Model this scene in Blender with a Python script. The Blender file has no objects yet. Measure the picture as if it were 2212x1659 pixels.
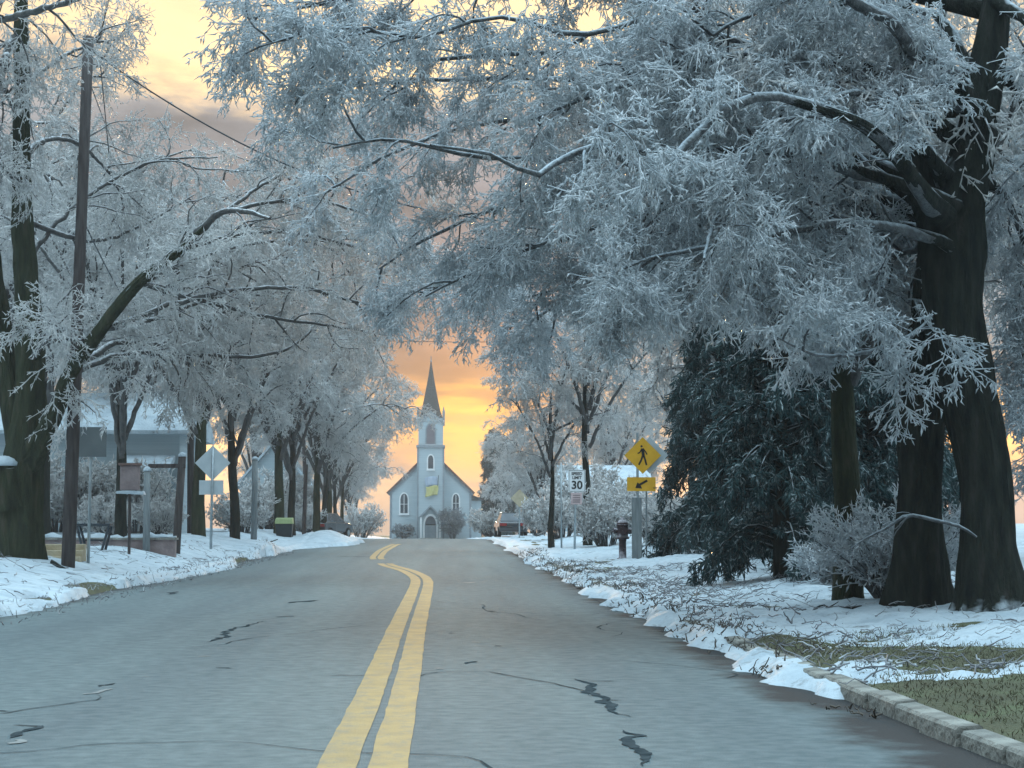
import bpy, math
import numpy as np
from mathutils import Vector

# ------------------------------------------------------------------ camera, sky, sun, exposure
S = bpy.context.scene
F = 2000.0                        # focal length in pixels of a 1024 wide frame
EYE = np.array([0.0, 0.0, 1.25])
PSI, TH = math.atan(0.035 * math.cos(math.atan(0.076))), math.atan(0.076)
cam_d = bpy.data.cameras.new('camera')
cam_d.sensor_width = 36.0
cam_d.lens = F / 1024 * 36
cam_d.clip_end = 6000
cam = bpy.data.objects.new('camera', cam_d)
S.collection.objects.link(cam)
cam.location = EYE
cam.rotation_euler = (math.pi / 2 + TH, 0, -PSI)
S.camera = cam

SUN_AZ, SUN_EL = math.radians(0.9), math.radians(3.3)
SUN_DIR = (math.sin(SUN_AZ) * math.cos(SUN_EL), math.cos(SUN_AZ) * math.cos(SUN_EL), math.sin(SUN_EL))
W = bpy.data.worlds.new('World')
S.world = W
W.use_nodes = True


def build_world():
    nt = W.node_tree
    N, L = nt.nodes, nt.links
    N.clear()

    def nd(t, **kw):
        n = N.new(t)
        for k, v in kw.items():
            setattr(n, k, v)
        return n

    def math_(op, a, b=None, clamp=False):
        n = nd('ShaderNodeMath', operation=op, use_clamp=clamp)
        for i, v in enumerate((a, b)):
            if v is None:
                continue
            if isinstance(v, (int, float)):
                n.inputs[i].default_value = v
            else:
                L.new(v, n.inputs[i])
        return n.outputs[0]

    def mix(f, a, b, mode='MIX'):
        n = nd('ShaderNodeMix', data_type='RGBA', blend_type=mode)
        for s, v in ((n.inputs[0], f), (n.inputs[6], a), (n.inputs[7], b)):
            if isinstance(v, (int, float)):
                s.default_value = v
            elif isinstance(v, tuple):
                s.default_value = (*v, 1)
            else:
                L.new(v, s)
        return n.outputs[2]

    def ramp(v, pts):
        n = nd('ShaderNodeValToRGB')
        e = n.color_ramp.elements
        while len(e) < len(pts):
            e.new(0.5)
        for q, (p, c) in zip(e, pts):
            q.position = p
            q.color = (c, c, c, 1) if not isinstance(c, tuple) else (*c, 1)
        n.color_ramp.interpolation = 'EASE'
        L.new(v, n.inputs[0])
        return n.outputs[0]

    sky = nd('ShaderNodeTexSky', sky_type='NISHITA', sun_disc=False)
    sky.sun_elevation = SUN_EL
    sky.sun_rotation = SUN_AZ
    sky.air_density = 1.3
    sky.dust_density = 2.0
    sky.ozone_density = 2.0
    tc = nd('ShaderNodeTexCoord').outputs['Generated']
    sx = nd('ShaderNodeSeparateXYZ')
    L.new(tc, sx.inputs[0])
    z = sx.outputs[2]
    dot = nd('ShaderNodeVectorMath', operation='DOT_PRODUCT')
    L.new(tc, dot.inputs[0])
    dot.inputs[1].default_value = SUN_DIR
    d = math_('MAXIMUM', dot.outputs['Value'], 0.0)
    glow_tight = math_('POWER', d, 420.0)
    glow_wide = math_('POWER', d, 36.0)
    # drifting cloud bank, streaked along the horizon
    mp = nd('ShaderNodeMapping')
    L.new(tc, mp.inputs[0])
    mp.inputs['Scale'].default_value = (7.0, 7.0, 26.0)
    mp.inputs['Location'].default_value = (0.3, 1.7, 0.2)
    ns = nd('ShaderNodeTexNoise')
    ns.inputs['Scale'].default_value = 1.0
    ns.inputs['Detail'].default_value = 7.0
    ns.inputs['Roughness'].default_value = 0.58
    ns.inputs['Distortion'].default_value = 0.35
    L.new(mp.outputs[0], ns.inputs['Vector'])
    n = ns.outputs[0]
    zc = math_('ADD', z, math_('MULTIPLY', math_('SUBTRACT', n, 0.5), 0.085))
    bank = ramp(zc, [(0.0, 0.7), (0.026, 0.3), (0.042, 0.0), (0.064, 0.04), (0.080, 0.85), (0.12, 0.98), (0.208, 0.95), (0.232, 0.0)])
    wisps = ramp(n, [(0.42, 0.0), (0.75, 0.55)])
    mp2 = nd('ShaderNodeMapping')
    L.new(tc, mp2.inputs[0])
    mp2.inputs['Scale'].default_value = (14.0, 14.0, 90.0)
    st = nd('ShaderNodeTexNoise')
    st.inputs['Scale'].default_value = 1.0
    st.inputs['Detail'].default_value = 6.0
    L.new(mp2.outputs[0], st.inputs['Vector'])
    streak = ramp(st.outputs[0], [(0.40, 0.0), (0.66, 0.75)])
    bank = math_('MAXIMUM', bank, math_('MULTIPLY', streak, ramp(z, [(0.06, 1.0), (0.2, 0.35), (0.26, 0.0)])))
    cover0 = math_('MAXIMUM', bank, math_('MULTIPLY', wisps, 0.5))
    clear = mix(1.0, sky.outputs[0], (SKY_K,) * 3, 'MULTIPLY')
    # yellow band of clear sky above the bank, orange gap where the sun is about to clear it
    clear = mix(math_('MULTIPLY', glow_wide, 0.95), clear, (0.66, 0.58, 0.34))
    clear = mix(glow_tight, clear, (0.72, 0.27, 0.05))
    clear = mix(math_('POWER', d, 1500.0), clear, (1.15, 0.55, 0.09))
    # thin high overcast added above the view to lift ambient light, brightest at zenith
    over = math_('MULTIPLY_ADD', math_('MAXIMUM', z, 0.0), 2.6)
    over.node.inputs[2].default_value = 1.0
    veil = mix(1.0, (0.36, 0.50, 0.59), over, 'MULTIPLY')
    high = math_('MULTIPLY_ADD', z, 1 / 0.30)
    high.node.inputs[2].default_value = -0.26 / 0.30
    high.node.use_clamp = True
    low = mix(glow_wide, (0.20, 0.215, 0.235), (0.165, 0.155, 0.168))
    cloud = mix(high, low, veil)
    cloud = mix(math_('MULTIPLY', glow_tight, 0.9), cloud, (0.46, 0.22, 0.09))
    cl = nd('ShaderNodeTexNoise')
    cl.inputs['Scale'].default_value = 1.6
    cl.inputs['Detail'].default_value = 5.0
    L.new(mp.outputs[0], cl.inputs['Vector'])
    cloud = mix(1.0, cloud, ramp(cl.outputs[0], [(0.3, 0.62), (0.7, 1.3)]), 'MULTIPLY')
    cover = math_('MAXIMUM', cover0, math_('MULTIPLY', high, 0.85))
    col = mix(cover, clear, cloud)
    bg = nd('ShaderNodeBackground')
    bg.inputs[1].default_value = 1.0
    L.new(col, bg.inputs[0])
    out = nd('ShaderNodeOutputWorld')
    L.new(bg.outputs[0], out.inputs[0])


SKY_K = 0.15                       # strength of the Nishita sky
build_world()

sun_d = bpy.data.lights.new('sun', 'SUN')
sun_d.energy = 2.0
sun_d.angle = math.radians(6)
sun_d.color = (1.0, 0.62, 0.30)
sun = bpy.data.objects.new('sun', sun_d)
S.collection.objects.link(sun)
sun.rotation_euler = Vector(SUN_DIR).to_track_quat('Z', 'Y').to_euler()

S.view_settings.view_transform = 'Standard'
S.view_settings.look = 'None'
S.view_settings.gamma = 1
S.view_settings.exposure = 0.8
S.cycles.max_bounces = 6
S.cycles.diffuse_bounces = 3
S.cycles.transparent_max_bounces = 8

# ------------------------------------------------------------------ survey helpers
K = 1024 / 2212
CPS, SPS, CTH, STH = math.cos(PSI), math.sin(PSI), math.cos(TH), math.sin(TH)
FW = np.array([SPS * CTH, CPS * CTH, STH])
RT = np.array([CPS, -SPS, 0])
UP = np.array([-SPS * STH, -CPS * STH, CTH])


def at(vx, vy, Y):
    """sight line through a measured point, followed out to distance Y along the street"""
    d = FW + RT * ((vx * K - 512) / F) + UP * ((384 - vy * K) / F)
    return EYE + d * (Y / d[1])


_py = np.arange(-60, 1600, 1.0)
_pz = np.interp(_py, [-60, 15, 30, 45, 60, 75, 100, 120, 140, 170, 240, 1600],
                [0, 0, .10, .25, .36, .55, .85, 1.05, 1.08, .95, .85, .85])
_pz = np.convolve(np.pad(_pz, 6, 'edge'), np.ones(13) / 13, 'valid')


def prof(Y):
    return np.interp(Y, _py, _pz)


def sm(t):
    t = np.clip(t, 0, 1)
    return t * t * (3 - 2 * t)


def hash2(ix, iy, seed):
    h = (ix.astype(np.int64) * 374761393 + iy.astype(np.int64) * 668265263 + seed * 2147483647) & 0x7fffffff
    h = (h ^ (h >> 13)) * 1274126177 & 0x7fffffff
    return ((h ^ (h >> 16)) & 0xffff) / 65535.0


def vnoise(x, y, seed=0):
    x, y = np.asarray(x, float), np.asarray(y, float)
    ix, iy = np.floor(x), np.floor(y)
    fx, fy = sm(x - ix), sm(y - iy)
    a, b = hash2(ix, iy, seed), hash2(ix + 1, iy, seed)
    c, d = hash2(ix, iy + 1, seed), hash2(ix + 1, iy + 1, seed)
    return (a * (1 - fx) + b * fx) * (1 - fy) + (c * (1 - fx) + d * fx) * fy


def fbm(x, y, seed=0, o=4):
    s, amp, f, t = 0, 1, 1, 0
    for i in range(o):
        s = s + amp * vnoise(np.asarray(x) * f, np.asarray(y) * f, seed + i * 17)
        t += amp
        amp *= .5
        f *= 2.03
    return s / t


XR, XL = 3.15, -6.5                # kerb line right, road edge left


def ground(x, Y):
    x, Y = np.asarray(x, float), np.asarray(Y, float)
    z = prof(Y)
    right = 0.045 + 0.05 * sm((x - XR - .2) / .3) + 0.25 * sm((x - XR) / 5.0) + 0.5 * sm((x - 9) / 25)
    al = np.interp(Y, [0, 30, 45, 55, 70, 120, 200], [.22, .32, .42, .50, .62, .5, .3])
    left = 0.05 + al * sm((XL - x) / 3.0) + 0.5 * sm((-11 - x) / 25)
    b = np.where(x > XR, right, np.where(x < XL, left, 0.0))
    return z + b + 0.05 * (fbm(x * .6, Y * .6, 5) - .5) * ((x > XR) | (x < XL))


def hit(vx, vy, y0=9.0):
    for Y in np.arange(y0, 400, .1):
        p = at(vx, vy, Y)
        if p[2] <= ground(p[0], p[1]):
            return p
    return at(vx, vy, 100)


def gp(x, Y, dz=0.0):
    return (float(x), float(Y), float(ground(x, Y)) + dz)


# ------------------------------------------------------------------ object helpers
C = S.collection


def tag(o, label=None, cat=None, group=None, kind=None):
    if label:
        o['label'] = label
    if cat:
        o['category'] = cat
    if group:
        o['group'] = group
    if kind:
        o['kind'] = kind
    return o


def thing(name, loc, label, cat, group=None, rz=0.0):
    o = bpy.data.objects.new(name, None)
    o.empty_display_size = .2
    C.objects.link(o)
    o.location = loc
    o.rotation_euler = (0, 0, rz)
    return tag(o, label, cat, group)


def link(name, me, mat, parent=None):
    o = bpy.data.objects.new(name, me)
    if mat is not None and not me.materials:
        for m in (mat if isinstance(mat, (list, tuple)) else [mat]):
            me.materials.append(m)
    C.objects.link(o)
    if parent is not None:
        o.parent = parent
    return o


def np_mesh(name, V, quads=None, tris=None, smooth=True):
    me = bpy.data.meshes.new(name)
    V = np.asarray(V, np.float32)
    q = np.asarray(quads if quads is not None else [], np.int32).reshape(-1, 4)
    t = np.asarray(tris if tris is not None else [], np.int32).reshape(-1, 3)
    me.vertices.add(len(V))
    me.vertices.foreach_set('co', V.ravel())
    lv = np.concatenate([q.ravel(), t.ravel()])
    me.loops.add(len(lv))
    me.loops.foreach_set('vertex_index', lv)
    npoly = len(q) + len(t)
    me.polygons.add(npoly)
    st = np.concatenate([np.arange(len(q)) * 4, len(q) * 4 + np.arange(len(t)) * 3]).astype(np.int32)
    me.polygons.foreach_set('loop_start', st)
    if smooth:
        me.polygons.foreach_set('use_smooth', np.ones(npoly, bool))
    me.update(calc_edges=True)
    return me


class MB:
    def __init__(s):
        s.v, s.f = [], []

    def add(s, v, f):
        n = len(s.v)
        s.v += [tuple(map(float, p)) for p in v]
        s.f += [tuple(i + n for i in q) for q in f]
        return s

    def box(s, x0, x1, y0, y1, z0, z1):
        return s.add([(x0, y0, z0), (x1, y0, z0), (x1, y1, z0), (x0, y1, z0), (x0, y0, z1), (x1, y0, z1), (x1, y1, z1), (x0, y1, z1)],
                     [(0, 3, 2, 1), (4, 5, 6, 7), (0, 1, 5, 4), (1, 2, 6, 5), (2, 3, 7, 6), (3, 0, 4, 7)])

    def tube(s, pts, rad, n=8, cap=True):
        pts = [Vector(p) for p in pts]
        if not hasattr(rad, '__len__'):
            rad = [rad] * len(pts)
        T = (pts[-1] - pts[0]).normalized()
        ref = Vector((1, 0, 0)) if abs(T.x) < .8 else Vector((0, 0, 1))
        vs = []
        for i, p in enumerate(pts):
            t = (pts[min(i + 1, len(pts) - 1)] - pts[max(i - 1, 0)]).normalized()
            a = t.cross(ref).normalized()
            b = a.cross(t)
            for k in range(n):
                w = 2 * math.pi * (k + .5) / n
                vs.append(p + (a * math.cos(w) + b * math.sin(w)) * rad[i])
        fs = [(i * n + k, i * n + (k + 1) % n, (i + 1) * n + (k + 1) % n, (i + 1) * n + k) for i in range(len(pts) - 1) for k in range(n)]
        if cap:
            fs += [tuple(range(n))[::-1], tuple((len(pts) - 1) * n + k for k in range(n))]
        return s.add(vs, fs)

    def lathe(s, prof_, n=14, c=(0, 0, 0)):
        vs = [(c[0] + r * math.cos(2 * math.pi * k / n), c[1] + r * math.sin(2 * math.pi * k / n), c[2] + z) for r, z in prof_ for k in range(n)]
        fs = [(i * n + k, i * n + (k + 1) % n, (i + 1) * n + (k + 1) % n, (i + 1) * n + k) for i in range(len(prof_) - 1) for k in range(n)]
        fs += [tuple(range(n))[::-1], tuple((len(prof_) - 1) * n + k for k in range(n))]
        return s.add(vs, fs)

    def prism(s, poly, y0, y1):
        """polygon in the xz plane (counter-clockwise seen from -y) from y0 to y1"""
        n = len(poly)
        vs = [(x, y0, z) for x, z in poly] + [(x, y1, z) for x, z in poly]
        fs = [tuple(range(n)), tuple(range(2 * n - 1, n - 1, -1))] + [(i, i + n, (i + 1) % n + n, (i + 1) % n) for i in range(n)]
        return s.add(vs, fs)

    def stroke(s, a, b, w0, w1, y0, y1):
        a, b = Vector(a), Vector(b)
        d = (b - a).normalized()
        p = Vector((-d.y, d.x))
        return s.prism([tuple(a - p * w0), tuple(b - p * w1), tuple(b + p * w1), tuple(a + p * w0)], y0, y1)

    def build(s, name, mat, parent=None, smooth=False, bevel=0.0):
        me = bpy.data.meshes.new(name)
        me.from_pydata(s.v, [], s.f)
        if smooth:
            me.polygons.foreach_set('use_smooth', [True] * len(me.polygons))
        o = link(name, me, mat, parent)
        if bevel:
            m = o.modifiers.new('bevel', 'BEVEL')
            m.width = bevel
            m.segments = 2
        return o


def copy_tree(o, parent=None):
    c = o.copy()
    C.objects.link(c)
    c.parent = parent
    for ch in o.children:
        copy_tree(ch, c)
    return c


# ------------------------------------------------------------------ materials
def material(name, c1, c2=None, scale=4.0, rough=.7, bump=0.0, bscale=None, spec=.3, detail=5, stretch=(1, 1, 1), metal=0.0,
             top=None, trans=0.0, third=None, coat=0.0):
    """noise-mixed colour with fine relief; top = frost / snow lying on upward faces"""
    m = bpy.data.materials.new(name)
    m.use_nodes = True
    nt = m.node_tree
    N, L = nt.nodes, nt.links
    b = N['Principled BSDF']
    b.inputs['Roughness'].default_value = rough
    b.inputs['Specular IOR Level'].default_value = spec
    b.inputs['Metallic'].default_value = metal
    b.inputs['Coat Weight'].default_value = coat
    tc = N.new('ShaderNodeTexCoord')
    mp = N.new('ShaderNodeMapping')
    mp.inputs['Scale'].default_value = stretch
    L.new(tc.outputs['Object'], mp.inputs[0])
    ns = N.new('ShaderNodeTexNoise')
    ns.inputs['Scale'].default_value = scale
    ns.inputs['Detail'].default_value = detail
    L.new(mp.outputs[0], ns.inputs['Vector'])
    r = N.new('ShaderNodeValToRGB')
    e = r.color_ramp.elements
    e[0].position, e[1].position = .32, .68
    e[0].color, e[1].color = (*c1, 1), (*(c2 or c1), 1)
    if third:
        q = e.new(.55)
        q.color = (*third, 1)
    L.new(ns.outputs[0], r.inputs[0])
    col = r.outputs[0]
    if top:
        tcol, lo, hi = top
        g = N.new('ShaderNodeNewGeometry')
        sx = N.new('ShaderNodeSeparateXYZ')
        L.new(g.outputs['Normal'], sx.inputs[0])
        n2 = N.new('ShaderNodeTexNoise')
        n2.inputs['Scale'].default_value = scale * 1.7
        L.new(tc.outputs['Object'], n2.inputs['Vector'])
        ad = N.new('ShaderNodeMath')
        ad.operation = 'MULTIPLY_ADD'
        L.new(n2.outputs[0], ad.inputs[0])
        ad.inputs[1].default_value = 1.0
        L.new(sx.outputs[2], ad.inputs[2])
        mr = N.new('ShaderNodeMapRange')
        mr.inputs['From Min'].default_value = lo + .5
        mr.inputs['From Max'].default_value = hi + .5
        L.new(ad.outputs[0], mr.inputs[0])
        mx = N.new('ShaderNodeMix')
        mx.data_type = 'RGBA'
        L.new(mr.outputs[0], mx.inputs[0])
        L.new(col, mx.inputs[6])
        mx.inputs[7].default_value = (*tcol, 1)
        col = mx.outputs[2]
    L.new(col, b.inputs['Base Color'])
    if bump:
        nb = N.new('ShaderNodeTexNoise')
        nb.inputs['Scale'].default_value = bscale or scale * 4
        nb.inputs['Detail'].default_value = 6
        L.new(mp.outputs[0], nb.inputs['Vector'])
        bp = N.new('ShaderNodeBump')
        bp.inputs['Strength'].default_value = bump
        bp.inputs['Distance'].default_value = .05
        L.new(nb.outputs[0], bp.inputs['Height'])
        L.new(bp.outputs[0], b.inputs['Normal'])
    if trans:
        tr = N.new('ShaderNodeBsdfTranslucent')
        L.new(col, tr.inputs[0])
        ms = N.new('ShaderNodeMixShader')
        ms.inputs[0].default_value = trans
        L.new(b.outputs[0], ms.inputs[1])
        L.new(tr.outputs[0], ms.inputs[2])
        L.new(ms.outputs[0], N['Material Output'].inputs['Surface'])
    return m


FROST = (.60, .66, .70)
M = dict(
    snow=material('snow', (.39, .455, .50), (.545, .60, .63), 1.6, .65, .8, 11, third=(.50, .56, .60), detail=8),
    ice=material('ice_twigs', (.58, .63, .66), (.95, .96, .97), 6.0, .2, 0, trans=.5, spec=.5, detail=3),
    ice_far=material('ice_twigs_far', (.66, .66, .66), (.92, .90, .88), 2.5, .3, 0, trans=.5, spec=.5, detail=3),  # slight warm tint puts the warm sky's backlight into the far ice colour
    bark=material('bark', (.014, .016, .016), (.042, .040, .036), 3, .9, 1.0, 11, stretch=(3, 3, .6), third=(.026, .030, .024), spec=.08, top=(FROST, .5, .95)),
    bark_moss=material('mossy_bark', (.024, .028, .020), (.065, .060, .042), 3, .9, 1.0, 11, stretch=(3, 3, .6), third=(.040, .048, .028), spec=.1, top=(FROST, .5, .95)),
    limb=material('iced_bark', (.03, .033, .036), (.13, .135, .14), 9, .5, .8, 24, top=((.40, .46, .50), .05, .85), spec=.5),
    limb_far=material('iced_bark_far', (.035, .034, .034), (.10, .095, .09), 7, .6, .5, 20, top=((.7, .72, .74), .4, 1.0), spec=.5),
    needle=material('evergreen_sprays', (.014, .042, .046), (.044, .088, .088), 3, .6, 0, spec=.3),
    needle_ice=material('iced_evergreen_tips', (.20, .27, .28), (.48, .54, .55), 3, .25, 0, trans=.2, spec=.5),
    wood=material('weathered_pole_wood', (.045, .035, .035), (.10, .085, .08), 4, .85, .5, 14, stretch=(4, 4, .4)),
    greypost=material('grey_post_wood', (.15, .17, .18), (.26, .28, .28), 4, .85, .4, 14, stretch=(4, 4, .4)),
    galv=material('galvanised_steel', (.30, .34, .36), (.42, .46, .47), 6, .45, 0, metal=.5),
    signback=material('sign_back', (.50, .55, .57), (.60, .64, .65), 3, .5, 0, metal=.2),
    signgrey=material('dull_sign_back', (.15, .17, .18), (.20, .22, .22), 3, .6, 0, metal=.2),
    yellow_sign=material('yellow_sheeting', (.72, .36, .02), (.80, .42, .03), 6, .35, 0, spec=.5),
    black=material('black_paint', (.012, .012, .013), (.02, .02, .02), 8, .5),
    white=material('white_sheeting', (.74, .74, .74), (.82, .81, .80), 6, .4),
    plaque=material('pink_plaque', (.50, .36, .36), (.62, .47, .46), 8, .5),
    hydrant=material('dark_red_paint', (.034, .022, .028), (.062, .036, .043), 6, .5, .3, 30, top=((.45, .42, .45), .2, .8)),
    church=material('white_clapboard', (.40, .47, .50), (.48, .54, .56), 1.5, .7, .25, 3, stretch=(.2, .2, 9)),
    trim=material('grey_trim', (.22, .25, .28), (.30, .33, .35), 2, .7),
    slate=material('grey_shingle', (.055, .055, .055), (.12, .115, .11), 3, .8, .5, 8, stretch=(1, 1, 4)),
    roofred=material('brown_shingle', (.14, .085, .075), (.22, .14, .12), 3, .8, .4, 8),
    louvre=material('louvre_grey', (.16, .14, .16), (.24, .21, .22), 2, .7, .5, 6, stretch=(.3, .3, 8)),
    glass=material('dark_glass', (.03, .04, .05), (.08, .10, .12), 1, .12, spec=.6),
    door=material('grey_door', (.16, .19, .21), (.23, .26, .28), 2, .6),
    fblue=material('flag_blue', (.36, .42, .52), (.44, .50, .58), 2, .8),
    fyel=material('flag_yellow', (.52, .47, .18), (.60, .54, .26), 2, .8),
    house=material('white_siding', (.36, .43, .46), (.45, .51, .53), 1.2, .7, .25, 3, stretch=(.2, .2, 9)),
    olive=material('olive_blind', (.13, .15, .06), (.20, .21, .10), 2, .6),
    brickred=material('brown_masonry', (.20, .15, .15), (.30, .23, .22), 4, .9, .4, 12),
    cream=material('cream_stone', (.42, .34, .22), (.55, .46, .33), 5, .8, .4, 14),
    bin=material('dark_bin_plastic', (.015, .022, .028), (.03, .038, .042), 5, .5),
    lime=material('lime_plastic', (.28, .34, .15), (.36, .41, .20), 5, .5),
    paint_car=material('dark_car_paint', (.012, .016, .022), (.02, .025, .03), 3, .2, spec=.6, coat=.6),
    tyre=material('tyre_rubber', (.012, .012, .012), (.025, .025, .025), 8, .85),
    red_lens=material('red_lens', (.25, .01, .01), (.3, .02, .02), 4, .2),
    shrub=material('bare_shrub', (.16, .18, .20), (.34, .36, .37), 2, .6, 0, trans=.15),
    debris=material('fallen_twigs', (.07, .07, .075), (.55, .58, .60), 1.6, .5, 0, third=(.26, .26, .27)),
    kerb=material('kerb_concrete', (.15, .145, .13), (.34, .33, .29), 4, .9, .9, 18),
    dkmetal=material('dark_metal', (.02, .03, .04), (.05, .06, .07), 6, .5),
)


def dirty(m, col, scale, lo, hi):
    """grit and bark crumbs scattered on snow"""
    nt = m.node_tree
    N, L = nt.nodes, nt.links
    b = N['Principled BSDF']
    src = b.inputs['Base Color'].links[0].from_socket
    tc = [n for n in N if n.type == 'TEX_COORD'][0]
    n = N.new('ShaderNodeTexNoise')
    n.inputs['Scale'].default_value = scale
    n.inputs['Detail'].default_value = 9
    n.inputs['Roughness'].default_value = .72
    L.new(tc.outputs['Object'], n.inputs['Vector'])
    r = N.new('ShaderNodeMapRange')
    r.inputs['From Min'].default_value, r.inputs['From Max'].default_value = lo, hi
    L.new(n.outputs[0], r.inputs[0])
    mx = N.new('ShaderNodeMix')
    mx.data_type = 'RGBA'
    L.new(r.outputs[0], mx.inputs[0])
    L.new(src, mx.inputs[6])
    mx.inputs[7].default_value = (*col, 1)
    L.new(mx.outputs[2], b.inputs['Base Color'])


dirty(M['snow'], (.16, .165, .16), 3.5, .56, .70)


def asphalt():
    m = material('asphalt', (.118, .156, .165), (.180, .218, .226), 7.0, .85, .6, 70, detail=12, spec=.2)
    nt = m.node_tree
    N, L = nt.nodes, nt.links
    b = N['Principled BSDF']
    src = b.inputs['Base Color'].links[0].from_socket
    tc = [n for n in N if n.type == 'TEX_COORD'][0]
    # streaks worn along the driving direction, and wet grit washed up along the two edges
    mp = N.new('ShaderNodeMapping')
    mp.inputs['Scale'].default_value = (1.1, .045, 1)
    L.new(tc.outputs['Object'], mp.inputs[0])
    n1 = N.new('ShaderNodeTexNoise')
    n1.inputs['Scale'].default_value = 1.0
    n1.inputs['Detail'].default_value = 5
    L.new(mp.outputs[0], n1.inputs['Vector'])
    r1 = N.new('ShaderNodeValToRGB')
    r1.color_ramp.elements[0].position, r1.color_ramp.elements[1].position = .3, .7
    r1.color_ramp.elements[0].color = (.84, .84, .85, 1)
    r1.color_ramp.elements[1].color = (1.12, 1.11, 1.07, 1)
    L.new(n1.outputs[0], r1.inputs[0])
    mu = N.new('ShaderNodeMix')
    mu.data_type, mu.blend_type = 'RGBA', 'MULTIPLY'
    mu.inputs[0].default_value = 1
    L.new(src, mu.inputs[6])
    L.new(r1.outputs[0], mu.inputs[7])
    sx = N.new('ShaderNodeSeparateXYZ')
    L.new(tc.outputs['Object'], sx.inputs[0])
    n2 = N.new('ShaderNodeTexNoise')
    n2.inputs['Scale'].default_value = .9
    n2.inputs['Detail'].default_value = 7
    n2.inputs['Roughness'].default_value = .65
    L.new(tc.outputs['Object'], n2.inputs['Vector'])

    def mr(val, a, bb):
        q = N.new('ShaderNodeMapRange')
        q.inputs['From Min'].default_value, q.inputs['From Max'].default_value = a, bb
        L.new(val, q.inputs[0])
        return q.outputs[0]
    ad = N.new('ShaderNodeMath')
    ad.operation = 'MULTIPLY_ADD'
    L.new(n2.outputs[0], ad.inputs[0])
    ad.inputs[1].default_value = 1.5
    L.new(sx.outputs[0], ad.inputs[2])
    e1 = mr(ad.outputs[0], 3.25, 3.6)
    e2 = mr(ad.outputs[0], -5.3, -5.9)
    mx = N.new('ShaderNodeMath')
    mx.operation = 'MAXIMUM'
    L.new(e1, mx.inputs[0])
    L.new(e2, mx.inputs[1])
    fin = N.new('ShaderNodeMix')
    fin.data_type = 'RGBA'
    L.new(mx.outputs[0], fin.inputs[0])
    L.new(mu.outputs[2], fin.inputs[6])
    fin.inputs[7].default_value = (.05, .05, .05, 1)
    L.new(fin.outputs[2], b.inputs['Base Color'])
    return m


M['asphalt'] = asphalt()
M['crack_and_dark_line'] = material('crack_tar', (.032, .040, .043), (.075, .086, .09), 9, 1.0, spec=0.0)
M['grit'] = material('pale_scuff', (.19, .20, .195), (.26, .265, .255), 9, .85)
M['turf'] = material('winter_turf', (.085, .08, .05), (.12, .135, .07), 1.4, .95, .9, 26, third=(.105, .105, .06), detail=8)


def paint_mat():
    m = material('worn_yellow_paint', (.30, .22, .105), (.40, .285, .125), 3.0, .75, .2, 60, third=(.37, .265, .12), detail=8)
    nt = m.node_tree
    N, L = nt.nodes, nt.links
    b = N['Principled BSDF']
    tc = [n for n in N if n.type == 'TEX_COORD'][0]
    n = N.new('ShaderNodeTexNoise')
    n.inputs['Scale'].default_value = 7
    n.inputs['Detail'].default_value = 9
    n.inputs['Roughness'].default_value = .75
    mp = N.new('ShaderNodeMapping')
    mp.inputs['Scale'].default_value = (1, .5, 1)
    L.new(tc.outputs['Object'], mp.inputs[0])
    L.new(mp.outputs[0], n.inputs['Vector'])
    r = N.new('ShaderNodeValToRGB')
    r.color_ramp.elements[0].position, r.color_ramp.elements[1].position = .47, .62
    r.color_ramp.elements[0].color = (0, 0, 0, 1)
    r.color_ramp.elements[1].color = (.75, .75, .75, 1)
    L.new(n.outputs[0], r.inputs[0])
    src = b.inputs['Base Color'].links[0].from_socket
    mx = N.new('ShaderNodeMix')
    mx.data_type = 'RGBA'
    L.new(r.outputs[0], mx.inputs[0])
    L.new(src, mx.inputs[6])
    mx.inputs[7].default_value = (.22, .20, .15, 1)
    L.new(mx.outputs[2], b.inputs['Base Color'])
    return m


M['line'] = paint_mat()

# ------------------------------------------------------------------ ground, road, kerb, snow
def grid(xs, ys, zf):
    X, Y = np.meshgrid(xs, ys)
    Z = zf(X, Y)
    nx, ny = len(xs), len(ys)
    i = (np.arange(ny - 1)[:, None] * nx + np.arange(nx - 1)[None, :]).ravel()
    q = np.stack([i, i + 1, i + nx + 1, i + nx], 1)
    return np.stack([X.ravel(), Y.ravel(), Z.ravel()], 1), q


def gxs():
    return np.unique(np.concatenate([np.linspace(-600, -40, 12), np.linspace(-40, -16, 25), np.linspace(-16, XL, 48), [XL - .002, XL],
                                     [XR + .1, XR + .102], np.linspace(XR + .2, 14, 60), np.linspace(14, 40, 25), np.linspace(40, 600, 12)]))


gys = np.unique(np.concatenate([np.linspace(-60, 8, 12), np.linspace(8, 60, 110), np.linspace(60, 150, 70), np.linspace(150, 300, 40), np.linspace(300, 900, 8)]))
V, q = grid(gxs(), gys, lambda x, y: np.where((x > XL - .003) & (x < XR + .101), prof(y) - .12, ground(x, y)))
tag(link('ground', np_mesh('ground', V, q), M['turf']), kind='structure')

rxs = np.linspace(XL - .25, XR + .05, 28)
V, q = grid(rxs, gys, lambda x, y: prof(y) + .035 * (1 - ((x + 1.7) / 4.9) ** 2) - .035 + .012 * (fbm(x * .8, y * .25, 9) - .5))
road = tag(link('road', np_mesh('road', V, q), M['asphalt']), kind='structure')


def road_z(x, y):
    return prof(y) + .035 * (1 - ((np.asarray(x) + 1.7) / 4.9) ** 2) - .035 + .012 * (fbm(np.asarray(x) * .8, np.asarray(y) * .25, 9) - .5)


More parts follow.
